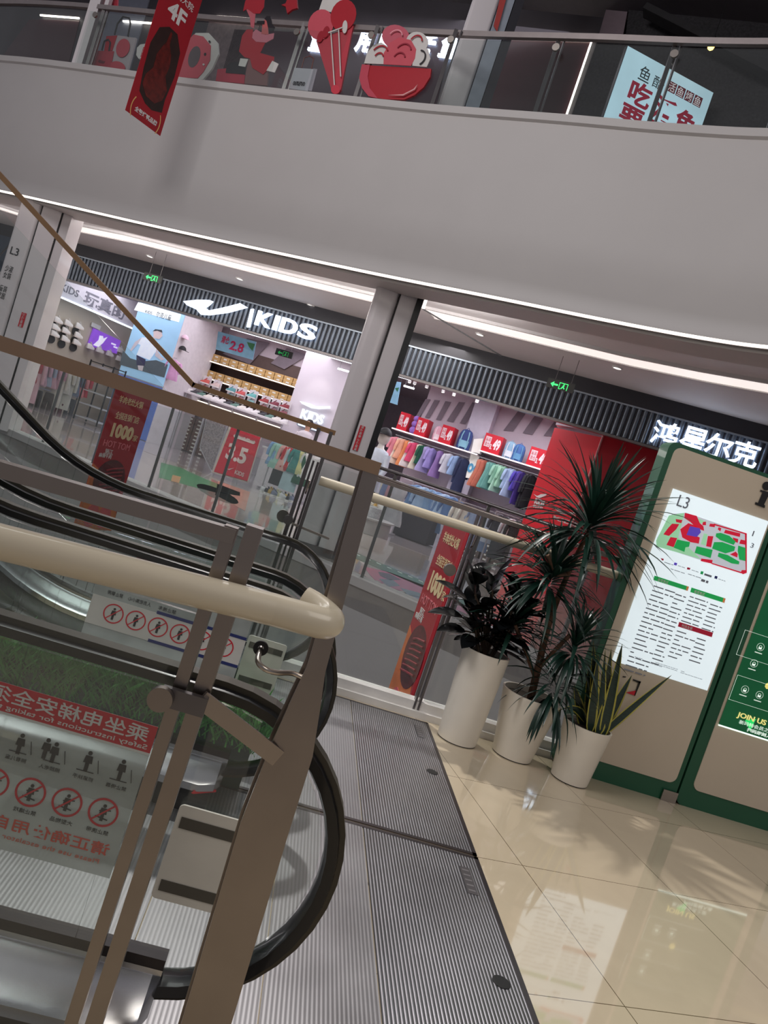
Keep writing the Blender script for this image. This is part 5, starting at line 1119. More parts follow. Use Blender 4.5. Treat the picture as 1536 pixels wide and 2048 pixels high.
for r_, z in enumerate(zs):
    n = 13; x0 = q1[0] - .1; x1 = p2[0] - .05
    for i in range(n):
        for k in range(2):
            sbox(SP(x0 + (x1 - x0) * i / (n - 1), 4.86, z + k * .117), SRZ + rb_.uniform(-.04, .04), 'tan shoe box, %s layer on the %s lit shelf of the brown unit' % (('lower', 'upper')[k], ('upper', 'lower')[r_]), 'tan shoe boxes, %s shelf %s layer' % (('upper', 'lower')[r_], ('bottom', 'top')[k]), (196, 160, 104))
# framed shoes
f = FS(4.55); cc = [(150, 200), (215, 225), (285, 250), (390, 282), (455, 305), (530, 322), (615, 357), (685, 378), (755, 395)]
colr = [((208, 196, 190), 'pale grey'), ((206, 92, 84), 'pink red'), ((214, 190, 186), 'pale pink'), ((86, 150, 156), 'teal'), ((196, 84, 84), 'coral'), ((104, 176, 176), 'mint'), ((150, 44, 48), 'dark red'), ((120, 40, 60), 'maroon'), ((132, 36, 48), 'wine red')]
for i, (px, (cl, nm)) in enumerate(zip(cc, colr)):
    p = at(f, C7(*px)); t = thing('display_card', p, 'white backing card behind the %s sneaker, number %s of nine from left' % (nm, ('one two three four five six seven eight nine'.split())[i]), 'display card', group='white shoe cards')
    part('card', M().rect(f, f.hit(*C7(*px))[0] - .15, f.hit(*C7(*px))[1] - .28, f.hit(*C7(*px))[0] + .16, f.hit(*C7(*px))[1] + .2, .012), mat((226, 220, 224), .5), t)
    shoe(p - SN * .1 - ZV * .04, SRZ + PI + .2, '%s sneaker in front of a white card below the lit shelves' % nm, 'sneakers on the white cards', cl, (226, 222, 220), 1.1)
    shoe(p - SN * .1 - ZV * .24, SRZ + PI + .2, 'lower of two sneakers on the white card of the %s pair' % nm, 'sneakers on the white cards', tuple(int(c * .6 + 60) for c in cl), (60, 60, 70) if i % 2 else (180, 220, 90), 1.1)
# long table with white shoes
f = FS(4.1); a = f.hit(*C7(70, 275)); b = f.hit(*C7(760, 490))
t = thing('display_table', SP((a[0] + b[0]) / 2, 4.1, 0), 'long low white table of sneakers below the shelves in the left shop', 'table')
zt_ = (a[1] + b[1]) / 2 - .05
part('table_top', M().prism([SP(a[0], 3.9, zt_ - .04), SP(b[0], 3.9, zt_ - .04), SP(b[0], 4.3, zt_ - .04), SP(a[0], 4.3, zt_ - .04)], (0, 0, .04)), mat((222, 216, 220), .4), t)
for i in range(5): x = a[0] + .1 + (b[0] - a[0] - .2) * i / 4; part('leg', M().box((0, 0, 0), (0, 0, 0)) and M().bar(SP(x, 4.1), SP(x, 4.1, zt_ - .04), .04, .3), FR, t)
for i in range(15):
    x = a[0] + .1 + (b[0] - a[0] - .2) * i / 14; cl = ((230, 226, 226), (226, 220, 214), (60, 60, 66), (228, 224, 226), (96, 130, 120))[(i * 7) % 5]; nm = {230: 'white', 226: 'off white', 60: 'black', 228: 'white', 96: 'grey green'}[cl[0]]
    shoe(SP(x, 4.1, zt_ + .002), SRZ + .5 + PI, '%s sneaker in the row on the long low table below the shelves' % nm, 'sneakers on the long table, %s' % nm, cl, None, 1.0)
# stacks of dark red brown boxes
for i in range(4):
    for k in range(9):
        sbox(SP(-4.15 + i * .34, 4.75, .02 + k * .118), SRZ, 'brown shoe box in floor stacks left of the sale poster, %s from left' % ('one two three four'.split()[i]), 'brown floor stack boxes column %d' % (i + 1), (104, 78, 72))
q = onZ(1002, 1138, 0); q = Vector((q.x, q.y, 0)); sq = (q - P0).dot(SD); dq = (q - P0).dot(SN)
for i in range(6):
    for k in range(6 - (i > 3)):
        sbox(SP(sq - .15 - i * .34, dq + .12 + i * .18, .02 + k * .118), SRZ - .4, 'brown shoe box stacked left of the red display block, column %s from right' % ('one two three four five six'.split()[i]), 'brown boxes beside the red block column %d' % (i + 1), (92, 76, 66))
# hanging price sign
f = FS(1.5); t = thing('hanging_sign', SP(-1, 1.5, 3.2), 'pale blue hanging price sign with pink figures 2.8', 'sign')
q = [(437, 663), (513, 684), (506, 720), (432, 699)]; part('board', M().pix(f, q, .015), mat((142, 190, 220), .5, emit=.1, var=.15, scale=4), t)
f = FS(1.48); a = f.hit(458, 697); part('pink_figures', text(M(), f, '2.8', a[0], a[1] - .02, a[0] + .42, a[1] + .22, .005, 0, .03), mat((226, 60, 116), .5), t)
a = f.hit(446, 680); part('pink_lettering', text(M(), f, '清仓', a[0] - .05, a[1] - .08, a[0] + .2, a[1] + .12, .005, 0, .03), mat((226, 90, 130), .5), t)
part('green_leaf', M().pix(f, [(494, 684), (510, 688), (505, 702), (498, 694)], .005), mat((90, 160, 110), .5), t)
for s_ in (-1.3, -.5): part('wire', M().bar(SP(s_, 1.5, 3.35), SP(s_, 1.5, 4.15), .008, .008), STEELD, t)
f = FS(2.6); t = thing('hanging_sign', SP(5, 2.6, 3.2), 'pale blue hanging picture sign seen right beside the middle column in the right shop', 'sign')
part('board', M().pix(f, [C2(235, 205), C2(300, 215), C2(262, 432), C2(172, 402)], .015), mat((142, 190, 220), .5, emit=.2, var=.15, scale=4), t)
part('green_leaf', M().pix(FS(2.58), [C2(240, 270), C2(280, 265), C2(262, 305)], .005), mat((60, 130, 90), .5), t)
for px in (C2(245, 230), C2(290, 235)): a = FS(2.6).hit(*px); part('wire', M().bar(SP(a[0], 2.6, a[1] - .05), SP(a[0], 2.6, 4.15), .008, .008), STEELD, t)
# sale poster
qs = [C7(385, 495), C7(597, 578), C7(500, 907), C7(255, 837)]
f = FS(.35); t = thing('sale_poster', SP(.8, .35, 0), 'large red SALE 3.5 poster board standing on the shop floor', 'poster')
part('board', M().pix(f, qs, .04), mat((190, 178, 172), .5), t)
f2 = FS(.30); part('red_face', M().pix(f2, [C7(393, 505), C7(588, 583), C7(493, 895), C7(266, 830)], .004), mat((190, 28, 52), .5), t)
f = FS(.29); a = f.hit(*C7(385, 660)); b = f.hit(*C7(500, 690)); c = f.hit(*C7(395, 770))
part('white_figures', text(M(), f, '3.5', f.hit(*C7(355, 730))[0] - .05, f.hit(*C7(430, 770))[1], f.hit(*C7(500, 700))[0], f.hit(*C7(450, 670))[1] + .04, .005, 0, .04), mat((220, 200, 200), .5), t)
a = f.hit(*C7(400, 600)); b = f.hit(*C7(545, 640)); part('white_box', M().rect(f, a[0] - .02, b[1] - .02, b[0], a[1] + .1, .004, 0, .05), mat((222, 206, 206), .5), t)
part('sale_lettering', text(M(), f, 'SALE', a[0], b[1] + .07, b[0] - .04, a[1] + .08, .004, .005, .02), mat((190, 40, 60), .5), t)
a = f.hit(*C7(405, 845)); part('logo_lettering', text(M(), f, 'KIDS', a[0], a[1], a[0] + .26, a[1] + .1, .005, 0, .03), mat((214, 180, 180), .5), t)
part('swoosh_logo', M().pix(f, [C7(345, 802), C7(365, 812), C7(405, 805), C7(368, 820)], .005), mat((214, 180, 180), .5), t)
# wire rack left of the sale poster
t = thing('wire_rack', SP(-.7, .6, 0), 'grey wire accessory rack left of the red sale poster', 'rack')
part('panel', M().pix(FS(.9), [C7(225, 460), C7(350, 510), C7(250, 835), C7(170, 665)], .02), mat((140, 132, 138), .5, var=.5, scale=30), t)
part('frame', M().tube([at(FS(.87), C7(*p)) for p in ((215, 470), (170, 665), (252, 836))], .015, 6), FR, t)
# ================================================================ clothing
def wob(z, k, ph, am): return am * math.sin(k * 5 + z * 9 + ph)
def mk_top(l=.62, w_=.21, sl=.32, flare=1.1, ph=0.0):
    """a garment on a hanger: hook at z=0, body in the x-z plane"""
    o = thing('hanging_shirt', (0, 0, 0), 'x', 'clothes')
    rings = []
    for z, a, b in ((-.05, .055, .025), (-.075, .10, .035), (-.10, w_ * .93, .04), (-.16, w_ * .98, .05), (-.30, w_ * .86, .052), (-.45, w_ * .93, .055), (-.05 - l * .9, w_ * flare, .06), (-.05 - l, w_ * flare, .058)):
        q = []
        for k in range(20):
            t = 2 * PI * k / 20; f_ = 1 + .22 * math.sin(5 * t + z * 5 + ph) + .12 * math.sin(9 * t + ph)
            q.append(Vector((a * math.cos(t) * (1 + .02 * math.sin(3 * t + ph)), b * math.sin(t) * f_ + .012 * math.sin(z * 14 + ph), z)))
        rings.append(q)
    mb = M().loft(rings[::-1])
    for sg in (-1, 1):
        if sl:
            pa = [(sg * w_ * .86, 0, -.115), (sg * (w_ * 1.0), .0, -.19), (sg * (w_ * 1.12), .01, -.12 - sl * .6), (sg * (w_ * 1.15), .015, -.12 - sl)]
            mb.tube(pa, [.045, .05, .045, .038], 10)
    part('garment', mb, WHITE, o, smooth=70, local=True)
    hk = M().tube([(-.16, 0, -.095), (0, 0, -.045), (.16, 0, -.095)], .006, 6).tube([(0, 0, -.045), (0, 0, .0), (.02, 0, .02), (.035, 0, 0)], .004, 6)
    part('hanger', hk, mat((200, 200, 204), .3, .6), o, smooth=60, local=True)
    return o
def mk_dress(): return mk_top(.82, .17, 0, 1.45, 1.3)
def mk_long(): return mk_top(1.0, .2, .5, 1.0, 2.1)
def mk_trousers():
    o = thing('hanging_trousers', (0, 0, 0), 'x', 'clothes'); mb = M()
    mb.loft([[Vector((a * math.cos(t), .04 * math.sin(t), z)) for t in [2 * PI * k / 16 for k in range(16)]] for z, a in ((-.32, .15), (-.22, .145), (-.06, .13))])
    for sg in (-1, 1): mb.loft([[Vector((sg * x0 + r_ * math.cos(t), .04 * math.sin(t) * (1 + .1 * math.sin(3 * t)), z)) for t in [2 * PI * k / 14 for k in range(14)]] for z, x0, r_ in ((-.85, .085, .055), (-.6, .083, .06), (-.28, .075, .075))])
    part('garment', mb, WHITE, o, smooth=70, local=True); part('hanger', M().tube([(-.12, 0, -.05), (.12, 0, -.05)], .006, 6).tube([(0, 0, -.05), (0, 0, .02), (.03, 0, .02)], .004, 6), mat((200, 200, 204), .3, .6), o, local=True); return o
MK = {'top': mk_top, 'dress': mk_dress, 'long': mk_long, 'trousers': mk_trousers}
NM = {'top': 'hanging_shirt', 'dress': 'hanging_dress', 'long': 'hanging_coat', 'trousers': 'hanging_trousers'}
NMW = {'top': 'shirt', 'dress': 'dress', 'long': 'long jacket', 'trousers': 'pair of trousers'}
def rail(p, q, lab, posts=True, sgn=1, zfloor=0):
    t = thing('clothes_rail', (p.x, p.y, zfloor), lab, 'clothes rail')
    part('bar', M().bar(p, q, .025, .025), FR, t)
    if posts:
        for k in (0.02, .98):
            x = p.lerp(q, k); part('upright', M().bar(Vector((x.x, x.y, .03)), x + ZV * .0, .03, .03), FR, t); part('foot', M().bar(Vector((x.x, x.y, .03)) - SN * .22, Vector((x.x, x.y, .03)) + SN * .22, .04, .04), FR, t)
    else:
        for k in (0.03, .97):
            x = p.lerp(q, k); part('arm', M().bar(x, x + SN * .38, .02, .02), FR, t)
    return t
rgn = random.Random(21)
def hang_row(pts, items, where, grp, yaw=.95, sc_=.92):
    for p, (kd, nm, col) in zip(pts, items):
        o = use(kd, MK[kd], p, SRZ + yaw + rgn.uniform(-.2, .2), '%s %s hanging %s' % (nm, NMW[kd], where), '%s, %s %s' % (grp, nm, NMW[kd]), {'garment': mat(col, .75, var=.12, scale=7)}, sc_ * rgn.uniform(.96, 1.04)); o.name = NM[kd]
# right shop, upper row left
f = FS(4.7); a = f.hit(*C2(240, 720)); b = f.hit(*C2(960, 890)); zb = (a[1] + b[1]) / 2
def onbar(f, xs, z, d):  # crop xs -> points on a bar
    out = []
    for px in xs: u = f.hit(*px)[0]; out.append(SP(u, d, z))
    return out
ZS = (f.hit(*C2(245, 680))[1] + f.hit(*C2(960, 860))[1]) / 2
its = [('top', 'pink', (236, 150, 164)), ('dress', 'cream', (236, 222, 204)), ('top', 'peach', (240, 180, 150)), ('dress', 'orange', (236, 150, 96)), ('dress', 'white', (232, 224, 220)), ('top', 'hot pink', (226, 80, 120)), ('dress', 'ivory', (226, 220, 196)), ('top', 'dark green', (30, 90, 66)), ('dress', 'lilac', (176, 168, 214)), ('top', 'violet', (160, 148, 210)), ('dress', 'purple flowered', (150, 120, 180)), ('top', 'grey white', (206, 206, 214)), ('top', 'sky blue', (150, 178, 216)), ('trousers', 'navy', (40, 52, 88)), ('long', 'dark navy', (34, 44, 76))]
xs = [(262, 745), (298, 752), (332, 760), (372, 775), (405, 790), (442, 800), (488, 815), (520, 828), (556, 840), (604, 850), (690, 850), (780, 880), (846, 905), (888, 920), (925, 935)]
hang_row(onbar(f, [C2(*p) for p in xs], ZS - .16, 4.75), its, 'on the wall rail under the left red price boxes', 'left wall rail')
rail(SP(a[0], 4.75, ZS - .16), SP(b[0], 4.75, ZS - .16), 'steel clothes rail under the left shelf of red price boxes', False)
t = thing('wall_shelf', SP(a[0], 4.9, ZS), 'long white shelf carrying red price boxes and backpacks, left of the lilac pillar', 'shelf')
part('board', M().prism([SP(a[0] - .1, 4.55, ZS - .04), SP(b[0] + .25, 4.55, ZS - .04), SP(b[0] + .25, 5.3, ZS - .04), SP(a[0] - .1, 5.3, ZS - .04)], (0, 0, .04)), mat((226, 216, 220), .4), t)
part('light_edge', M().prism([SP(a[0] - .1, 4.54, ZS - .035), SP(b[0] + .25, 4.54, ZS - .035), SP(b[0] + .25, 4.55, ZS - .035), SP(a[0] - .1, 4.55, ZS - .035)], (0, 0, .025)), mat((255, 236, 236), .5, emit=1.2, var=0), t)
# right row
a2 = f.hit(961, 902); b2 = f.hit(1083, 937); ZR = (a2[1] + b2[1]) / 2
t = thing('wall_shelf', SP(a2[0], 4.9, ZR), 'white shelf carrying two red price boxes, right of the lilac pillar', 'shelf')
part('board', M().prism([SP(a2[0], 4.55, ZR - .04), SP(b2[0] + .1, 4.55, ZR - .04), SP(b2[0] + .1, 5.3, ZR - .04), SP(a2[0], 5.3, ZR - .04)], (0, 0, .04)), mat((226, 216, 220), .4), t)
part('light_edge', M().prism([SP(a2[0], 4.54, ZR - .035), SP(b2[0] + .1, 4.54, ZR - .035), SP(b2[0] + .1, 4.55, ZR - .035), SP(a2[0], 4.55, ZR - .035)], (0, 0, .025)), mat((255, 236, 236), .5, emit=1.2, var=0), t)
its = [('dress', 'rust flowered', (196, 120, 96)), ('dress', 'terracotta flowered', (186, 104, 84)), ('dress', 'teal flowered', (110, 168, 158)), ('dress', 'sea green', (104, 160, 150)), ('top', 'mint', (150, 200, 176)), ('dress', 'pale mint', (164, 208, 186)), ('top', 'pale green', (150, 200, 170)), ('top', 'pale blue', (160, 184, 214)), ('dress', 'light blue', (170, 190, 220)), ('top', 'violet blue', (84, 70, 176)), ('long', 'deep purple', (70, 50, 130)), ('long', 'black and white', (36, 36, 42)), ('long', 'black', (26, 26, 30))]
def CC(a_, b_): return (700 + a_ * .2604, 860 + b_ * .2604)
xs = [(1012, 235), (1035, 245), (1080, 255), (1105, 262), (1140, 270), (1165, 276), (1190, 282), (1235, 300), (1260, 305), (1310, 320), (1335, 325), (1385, 335), (1410, 340)]
hang_row(onbar(f, [CC(*p) for p in xs], ZR - .17, 4.75), its, 'on the wall rail beside the red display block', 'right wall rail')
rail(SP(a2[0], 4.75, ZR - .17), SP(b2[0], 4.75, ZR - .17), 'steel clothes rail under the right shelf of red price boxes', False)
zl = ZR - 1.35; t = thing('wall_shelf', SP(a2[0], 4.8, zl), 'low white glass shelf under the mint and blue dresses', 'shelf')
part('board', M().prism([SP(a2[0] - .3, 4.35, zl), SP(b2[0], 4.35, zl), SP(b2[0], 5.3, zl), SP(a2[0] - .3, 5.3, zl)], (0, 0, .04)), mat((206, 204, 210), .4), t)
t = thing('wall_shelf', SP(a[0], 4.8, zl), 'low white shelf under the lilac and denim clothes', 'shelf')
part('board', M().prism([SP(a[0] + .8, 4.35, ZS - 1.25), SP(b[0] + .1, 4.35, ZS - 1.25), SP(b[0] + .1, 5.3, ZS - 1.25), SP(a[0] + .8, 5.3, ZS - 1.25)], (0, 0, .04)), mat((206, 204, 210), .4), t)
# red price boxes
def price_box(px, lab, z, d=4.62):
    f_ = FS(d); u0 = f_.hit(*px[0])[0]; u1 = f_.hit(*px[1])[0]; h = .5
    t = thing('price_box', SP((u0 + u1) / 2, d, z), lab, 'price box')
    part('box', M().prism([SP(u0, d, z), SP(u1, d, z), SP(u1, d + .42, z), SP(u0, d + .42, z)], (0, 0, h)), mat((206, 20, 44), .45), t)
    fr_ = Fr(SP(0, d - .002, 0), SD); w_ = u1 - u0
    mb = M(); text(mb, fr_, '49', u0 + w_ * .56, z + .10, u0 + w_ * .95, z + .40, .004, 0, .05); text(mb, fr_, '3.', u0 + w_ * .42, z + .10, u0 + w_ * .54, z + .24, .004, 0, .04)
    part('price_figures', mb, mat((240, 226, 228), .5), t)
    part('white_patch', M().rect(fr_, u0 + w_ * .08, z + .14, u0 + w_ * .4, z + .42, .003), mat((236, 216, 220), .5), t)
    part('patch_lettering', text(text(M(), fr_, '童装', u0 + w_ * .1, z + .29, u0 + w_ * .38, z + .4, .002, .004), fr_, '清仓', u0 + w_ * .1, z + .16, u0 + w_ * .38, z + .27, .002, .004), mat((190, 30, 50), .5), t)
price_box((C2(250, 650), C2(355, 640)), 'red price box 3.49, first from the left on the left shelf', ZS)
price_box((C2(418, 700), C2(530, 700)), 'red price box 3.49 beside the purple bears on the left shelf', ZS)
price_box((C2(660, 750), C2(785, 750)), 'red price box 3.49 beside the large blue backpack', ZS)
price_box((C2(1065, 850), C2(1250, 850)), 'red price box 3.49 just right of the lilac pillar', ZR)
price_box(((1052, 925), (1094, 925)), 'red price box 3.49 nearest the red display block', ZR)
def mk_pack():
    o = thing('backpack', (0, 0, 0), 'x', 'backpack'); rings = []
    for z, a_, b_ in ((0, .13, .07), (.03, .15, .09), (.2, .155, .095), (.34, .145, .085), (.42, .11, .06), (.45, .05, .03)):
        rings.append([Vector((a_ * math.copysign(abs(math.cos(t)) ** .6, math.cos(t)), b_ * math.copysign(abs(math.sin(t)) ** .6, math.sin(t)), z)) for t in [2 * PI * k / 20 for k in range(20)]])
    part('body', M().loft(rings), WHITE, o, smooth=60, local=True)
    part('front_pocket', M().loft([[Vector((x * s_, -.12 + (.0 if k else .03), z)) for x, z in ((-.1, .05), (.1, .05), (.11, .2), (-.11, .2))] for k, s_ in ((0, 1), (1, .9))][::-1]), WHITE, o, local=True)
    for sg in (-1, 1): part('strap', M().tube([(sg * .06, -.09, .4), (sg * .075, -.125, .3), (sg * .08, -.115, .1), (sg * .07, -.09, .02)], .014, 8), WHITE, o, smooth=60, local=True)
    part('grab_handle', M().tube([(-.04, 0, .44), (0, 0, .49), (.04, 0, .44)], .008, 8), WHITE, o, local=True); return o
for px, z, nm, c1, c2, sc_ in ((C2(895, 800), ZS, 'large blue backpack with pale blue straps', (52, 72, 130), (130, 180, 200), 1.25), (C2(1325, 900), ZR, 'pale blue backpack with white trim', (140, 176, 200), (214, 220, 226), 1.05), (C2(1420, 900), ZR, 'mid blue backpack', (70, 110, 170), (96, 150, 190), 1.05), (C2(640, 745), ZS, 'pink and white patterned backpack', (232, 180, 196), (240, 222, 226), .95)):
    u = FS(4.72).hit(*px)[0]; use('pack', mk_pack, SP(u, 4.78, z), SRZ + .15, nm + ' on the lit shelf in the right shop', None, {'body': mat(c1, .7), 'front_pocket': mat(c2, .7), 'strap': mat(c2, .7), 'grab_handle': mat(c1, .7)}, sc_)
u = FS(4.7).hit(*C2(405, 700))[0]; t = thing('toy_bear', SP(u, 4.7, ZS), 'stack of purple plush bears between two red price boxes', 'plush toy')
mb = M()
for z, r_ in ((.1, .11), (.28, .10), (.43, .09)): part('plush_ball', M().lathe([(.01, z - r_)] + [(r_ * math.cos(R(a_)), z + r_ * math.sin(R(a_))) for a_ in range(-75, 90, 15)], SP(u, 4.7, ZS), 16), mat((150, 110, 190), .9, var=.2, scale=20), t, smooth=70)
# lower floor racks in the right shop
def floor_rack(p0_, p1_, dep, z, items, where, grp, lab, yaw=.8, sc_=1.0):
    f_ = FS(dep); u0 = f_.hit(*p0_)[0]; u1 = f_.hit(*p1_)[0]; n = len(items)
    rail(SP(u0 - .1, dep, z), SP(u1 + .1, dep, z), lab)
    hang_row([SP(u0 + (u1 - u0) * (i + .5) / n, dep, z - .01) for i in range(n)], items, where, grp, yaw, sc_)
DN = (104, 136, 176)
floor_rack((833, 965), (915, 1000), 2.6, 1.40, [('top', 'denim', DN), ('top', 'pale denim', (150, 178, 206)), ('top', 'washed denim', (124, 156, 190)), ('dress', 'denim', (110, 142, 184)), ('top', 'light denim', (160, 186, 214)), ('top', 'denim blue', (96, 126, 170))], 'on the floor rack of denim in the right shop', 'denim rack', 'floor clothes rail of denim clothes in the right shop', .2, 1.15)
floor_rack((925, 1000), (1000, 1020), 2.4, 1.30, [('top', 'ivory', (222, 220, 208)), ('top', 'off white', (214, 212, 200)), ('top', 'grey blue', (150, 170, 200)), ('dress', 'dusty blue', (136, 160, 196)), ('top', 'bluish white', (196, 206, 222))], 'on the floor rack right of the denim', 'ivory and blue rack', 'floor clothes rail of ivory and blue clothes', .3, 1.1)
floor_rack((1005, 1010), (1050, 1030), 2.2, 1.35, [('top', 'black and grey', (50, 50, 58)), ('long', 'charcoal', (44, 44, 52)), ('top', 'white', (206, 206, 212)), ('top', 'black', (30, 30, 36))], 'on the floor rack left of the red block', 'dark rack', 'floor clothes rail of black clothes by the red block', .3)
floor_rack((762, 935), (812, 960), 1.6, 1.28, [('dress', 'sage cream', (206, 208, 190)), ('dress', 'cream', (216, 212, 198)), ('trousers', 'dusty blue', (120, 136, 168)), ('trousers', 'dusty pink', (190, 150, 158)), ('dress', 'pale grey', (190, 192, 196))], 'on the floor rack behind the capped mannequin', 'cream rack', 'floor clothes rail behind the capped mannequin', .2, 1.2)
t = thing('display_plinth', SP(5.0, 2.5, 0), 'dark cloth covered display plinth under the hanging trousers', 'plinth'); part('body', M().prism([SP(4.45, 2.2, .02), SP(5.35, 2.2, .02), SP(5.35, 2.9, .02), SP(4.45, 2.9, .02)], (0, 0, .7)), mat((58, 54, 62), .7), t); part('top_board', M().prism([SP(4.4, 2.15, .72), SP(5.4, 2.15, .72), SP(5.4, 2.95, .72), SP(4.4, 2.95, .72)], (0, 0, .04)), mat((150, 148, 152), .5), t)
# mannequins
def mannequin(p, rz, lab, top, bot, cap=None, h=1.35):
    t = thing('mannequin', p, lab, 'mannequin', rz); s_ = h / 1.35; MW = mat((216, 212, 208), .35)
    def L(q): return [Vector(x) * s_ for x in q]
    for sg in (-1, 1): part('leg', M().tube(L([(sg * .07, 0, .03), (sg * .075, .01, .35), (sg * .08, 0, .66)]), [.035 * s_, .045 * s_, .065 * s_], 12), mat(bot, .7), t, smooth=60, local=True)
    rg_ = [(.60, .13, .09), (.72, .115, .08), (.85, .12, .085), (1.0, .145, .08), (1.06, .12, .07), (1.10, .05, .045), (1.15, .04, .04)]
    part('torso', M().loft([[Vector((a_ * math.cos(k_), b_ * math.sin(k_), z)) * s_ for k_ in [2 * PI * k / 18 for k in range(18)]] for z, a_, b_ in rg_]), mat((222, 220, 218), .5), t, smooth=60, local=True)
    part('shirt', M().loft([[Vector((a_ * math.cos(k_), b_ * math.sin(k_) * (1 + .08 * math.sin(4 * k_)), z)) * s_ for k_ in [2 * PI * k / 22 for k in range(22)]] for z, a_, b_ in ((.52, .18, .13), (.66, .165, .12), (.85, .155, .11), (1.0, .17, .10), (1.06, .14, .085), (1.085, .07, .06))]), mat(top, .75, var=.15, scale=6), t, smooth=60, local=True)
    for sg in (-1, 1): part('arm', M().tube(L([(sg * .155, 0, 1.02), (sg * .2, -.02, .82), (sg * .19, -.1, .66), (sg * .185, -.13, .6)]), [.045 * s_, .04 * s_, .028 * s_, .02 * s_], 12), mat(top, .75), t, smooth=60, local=True)
    hd = [(.01, -.115)] + [(.085 * math.cos(R(a_)), .112 * math.sin(R(a_))) for a_ in range(-70, 90, 14)] + [(.005, .112)]
    part('head', M().lathe([(r_ * s_, z * s_) for r_, z in hd], Vector((0, 0, 1.25)) * s_, 18), MW, t, smooth=70, local=True)
    if cap:
        part('cap', M().lathe([(.096 * math.cos(R(a_)) * s_, .1 * math.sin(R(a_)) * s_) for a_ in range(0, 90, 12)], Vector((0, 0, 1.28)) * s_, 18).add([Vector(q) * s_ for q in ((-.08, -.05, 1.285), (.08, -.05, 1.285), (.06, -.19, 1.27), (-.06, -.19, 1.27), (-.08, -.05, 1.295), (.08, -.05, 1.295), (.06, -.19, 1.28), (-.06, -.19, 1.28))], [(0, 3, 2, 1), (4, 5, 6, 7), (0, 1, 5, 4), (1, 2, 6, 5), (2, 3, 7, 6), (3, 0, 4, 7)]), mat(cap, .6), t, smooth=50, local=True)
    part('base', M().lathe([(.2, 0), (.2, .012)], (0, 0, 0), 24), CHR, t, local=True)
    return t
f = FS(.7); a = f.hit(773, 860); mannequin(SP(a[0], .7, .003 + 0), SRZ - .3, 'child mannequin in a black cap and pale blue white hooded top beside the middle column', (196, 206, 222), (44, 44, 50), (30, 32, 38), max(1.2, a[1]))
# caps and pink top on the poster pillar side
FP = Fr(SP(xr + .03, PD, 0), SN)
for px, lab, col in (((367, 677), 'pale pink cap on a hook on the poster pillar side', (222, 190, 206)), ((362, 699), 'black cap on the poster pillar side below the pink cap', (34, 34, 40))):
    p = at(FP, px); t = thing('cap', p, lab, 'cap', SRZ)
    part('crown', M().lathe([(.11 * math.cos(R(a_)), .12 * math.sin(R(a_))) for a_ in range(0, 90, 12)], (0.05, 0, 0), 18), mat(col, .7), t, smooth=60, local=True)
    part('peak', M().prism([(.1, -.08, 0), (.24, -.07, -.02), (.24, .07, -.02), (.1, .08, 0)], (0, 0, .012)), mat(col, .7), t, local=True)
    part('hook', M().tube([(-.02, 0, .02), (.06, 0, .02)], .006, 6), FR, t, local=True)
p = at(FP, (349, 716)) + SD * .06; o = use('top', MK['top'], p, SRZ + .3, 'shiny pink lilac jacket hanging on the poster pillar side below the caps', None, {'garment': mat((214, 160, 206), .35)}, .95); o.name = 'hanging_shirt'
t = thing('wall_hook', p, 'small steel arm holding the pink lilac jacket', 'hook'); part('arm', M().bar(p - SD * .08, p + SD * .03 + ZV * .01, .015, .015), FR, t)
# left rack of pale clothes
f = Fr(SP(-6.3, 0), SN); z = f.hit(110, 722)[1] + .1
its = [('top', 'crimson', (150, 30, 50)), ('long', 'mauve pink', (190, 150, 162)), ('top', 'dusty mauve', (176, 140, 156)), ('top', 'grey blue', (150, 158, 176)), ('top', 'rose', (196, 150, 164)), ('top', 'dull rose', (190, 140, 156)), ('long', 'cream', (208, 202, 190)), ('top', 'ivory', (214, 208, 196)), ('long', 'stone', (196, 192, 180)), ('top', 'slate', (110, 120, 140)), ('top', 'salmon', (214, 130, 130)), ('top', 'red', (180, 40, 60))]
d0 = f.hit(62, 700)[0]; d1 = f.hit(172, 745)[0]
hang_row([SP(-6.3, d0 + (d1 - d0) * (i + .5) / 12, z) for i in range(12)], its, 'on the side rail under the sneaker wall', 'left side rail', .75, 1.3)
t = rail(SP(-6.3, d0, z), SP(-6.3, d1, z), 'steel side rail of pale clothes under the sneaker wall')
hang_row([SP(-6.3, d0 + (d1 - d0) * (i + .5) / 5, z - .95) for i in range(5)], [('trousers', 'charcoal', (50, 50, 60)), ('trousers', 'black', (40, 38, 44)), ('trousers', 'dark brown', (70, 56, 52)), ('trousers', 'wine', (90, 30, 44)), ('trousers', 'dark grey', (66, 66, 74))], 'on the lower left side rail', 'lower left rail', .6)
rail(SP(-6.3, d0, z - .94), SP(-6.3, d1, z - .94), 'lower steel side rail of dark trousers')
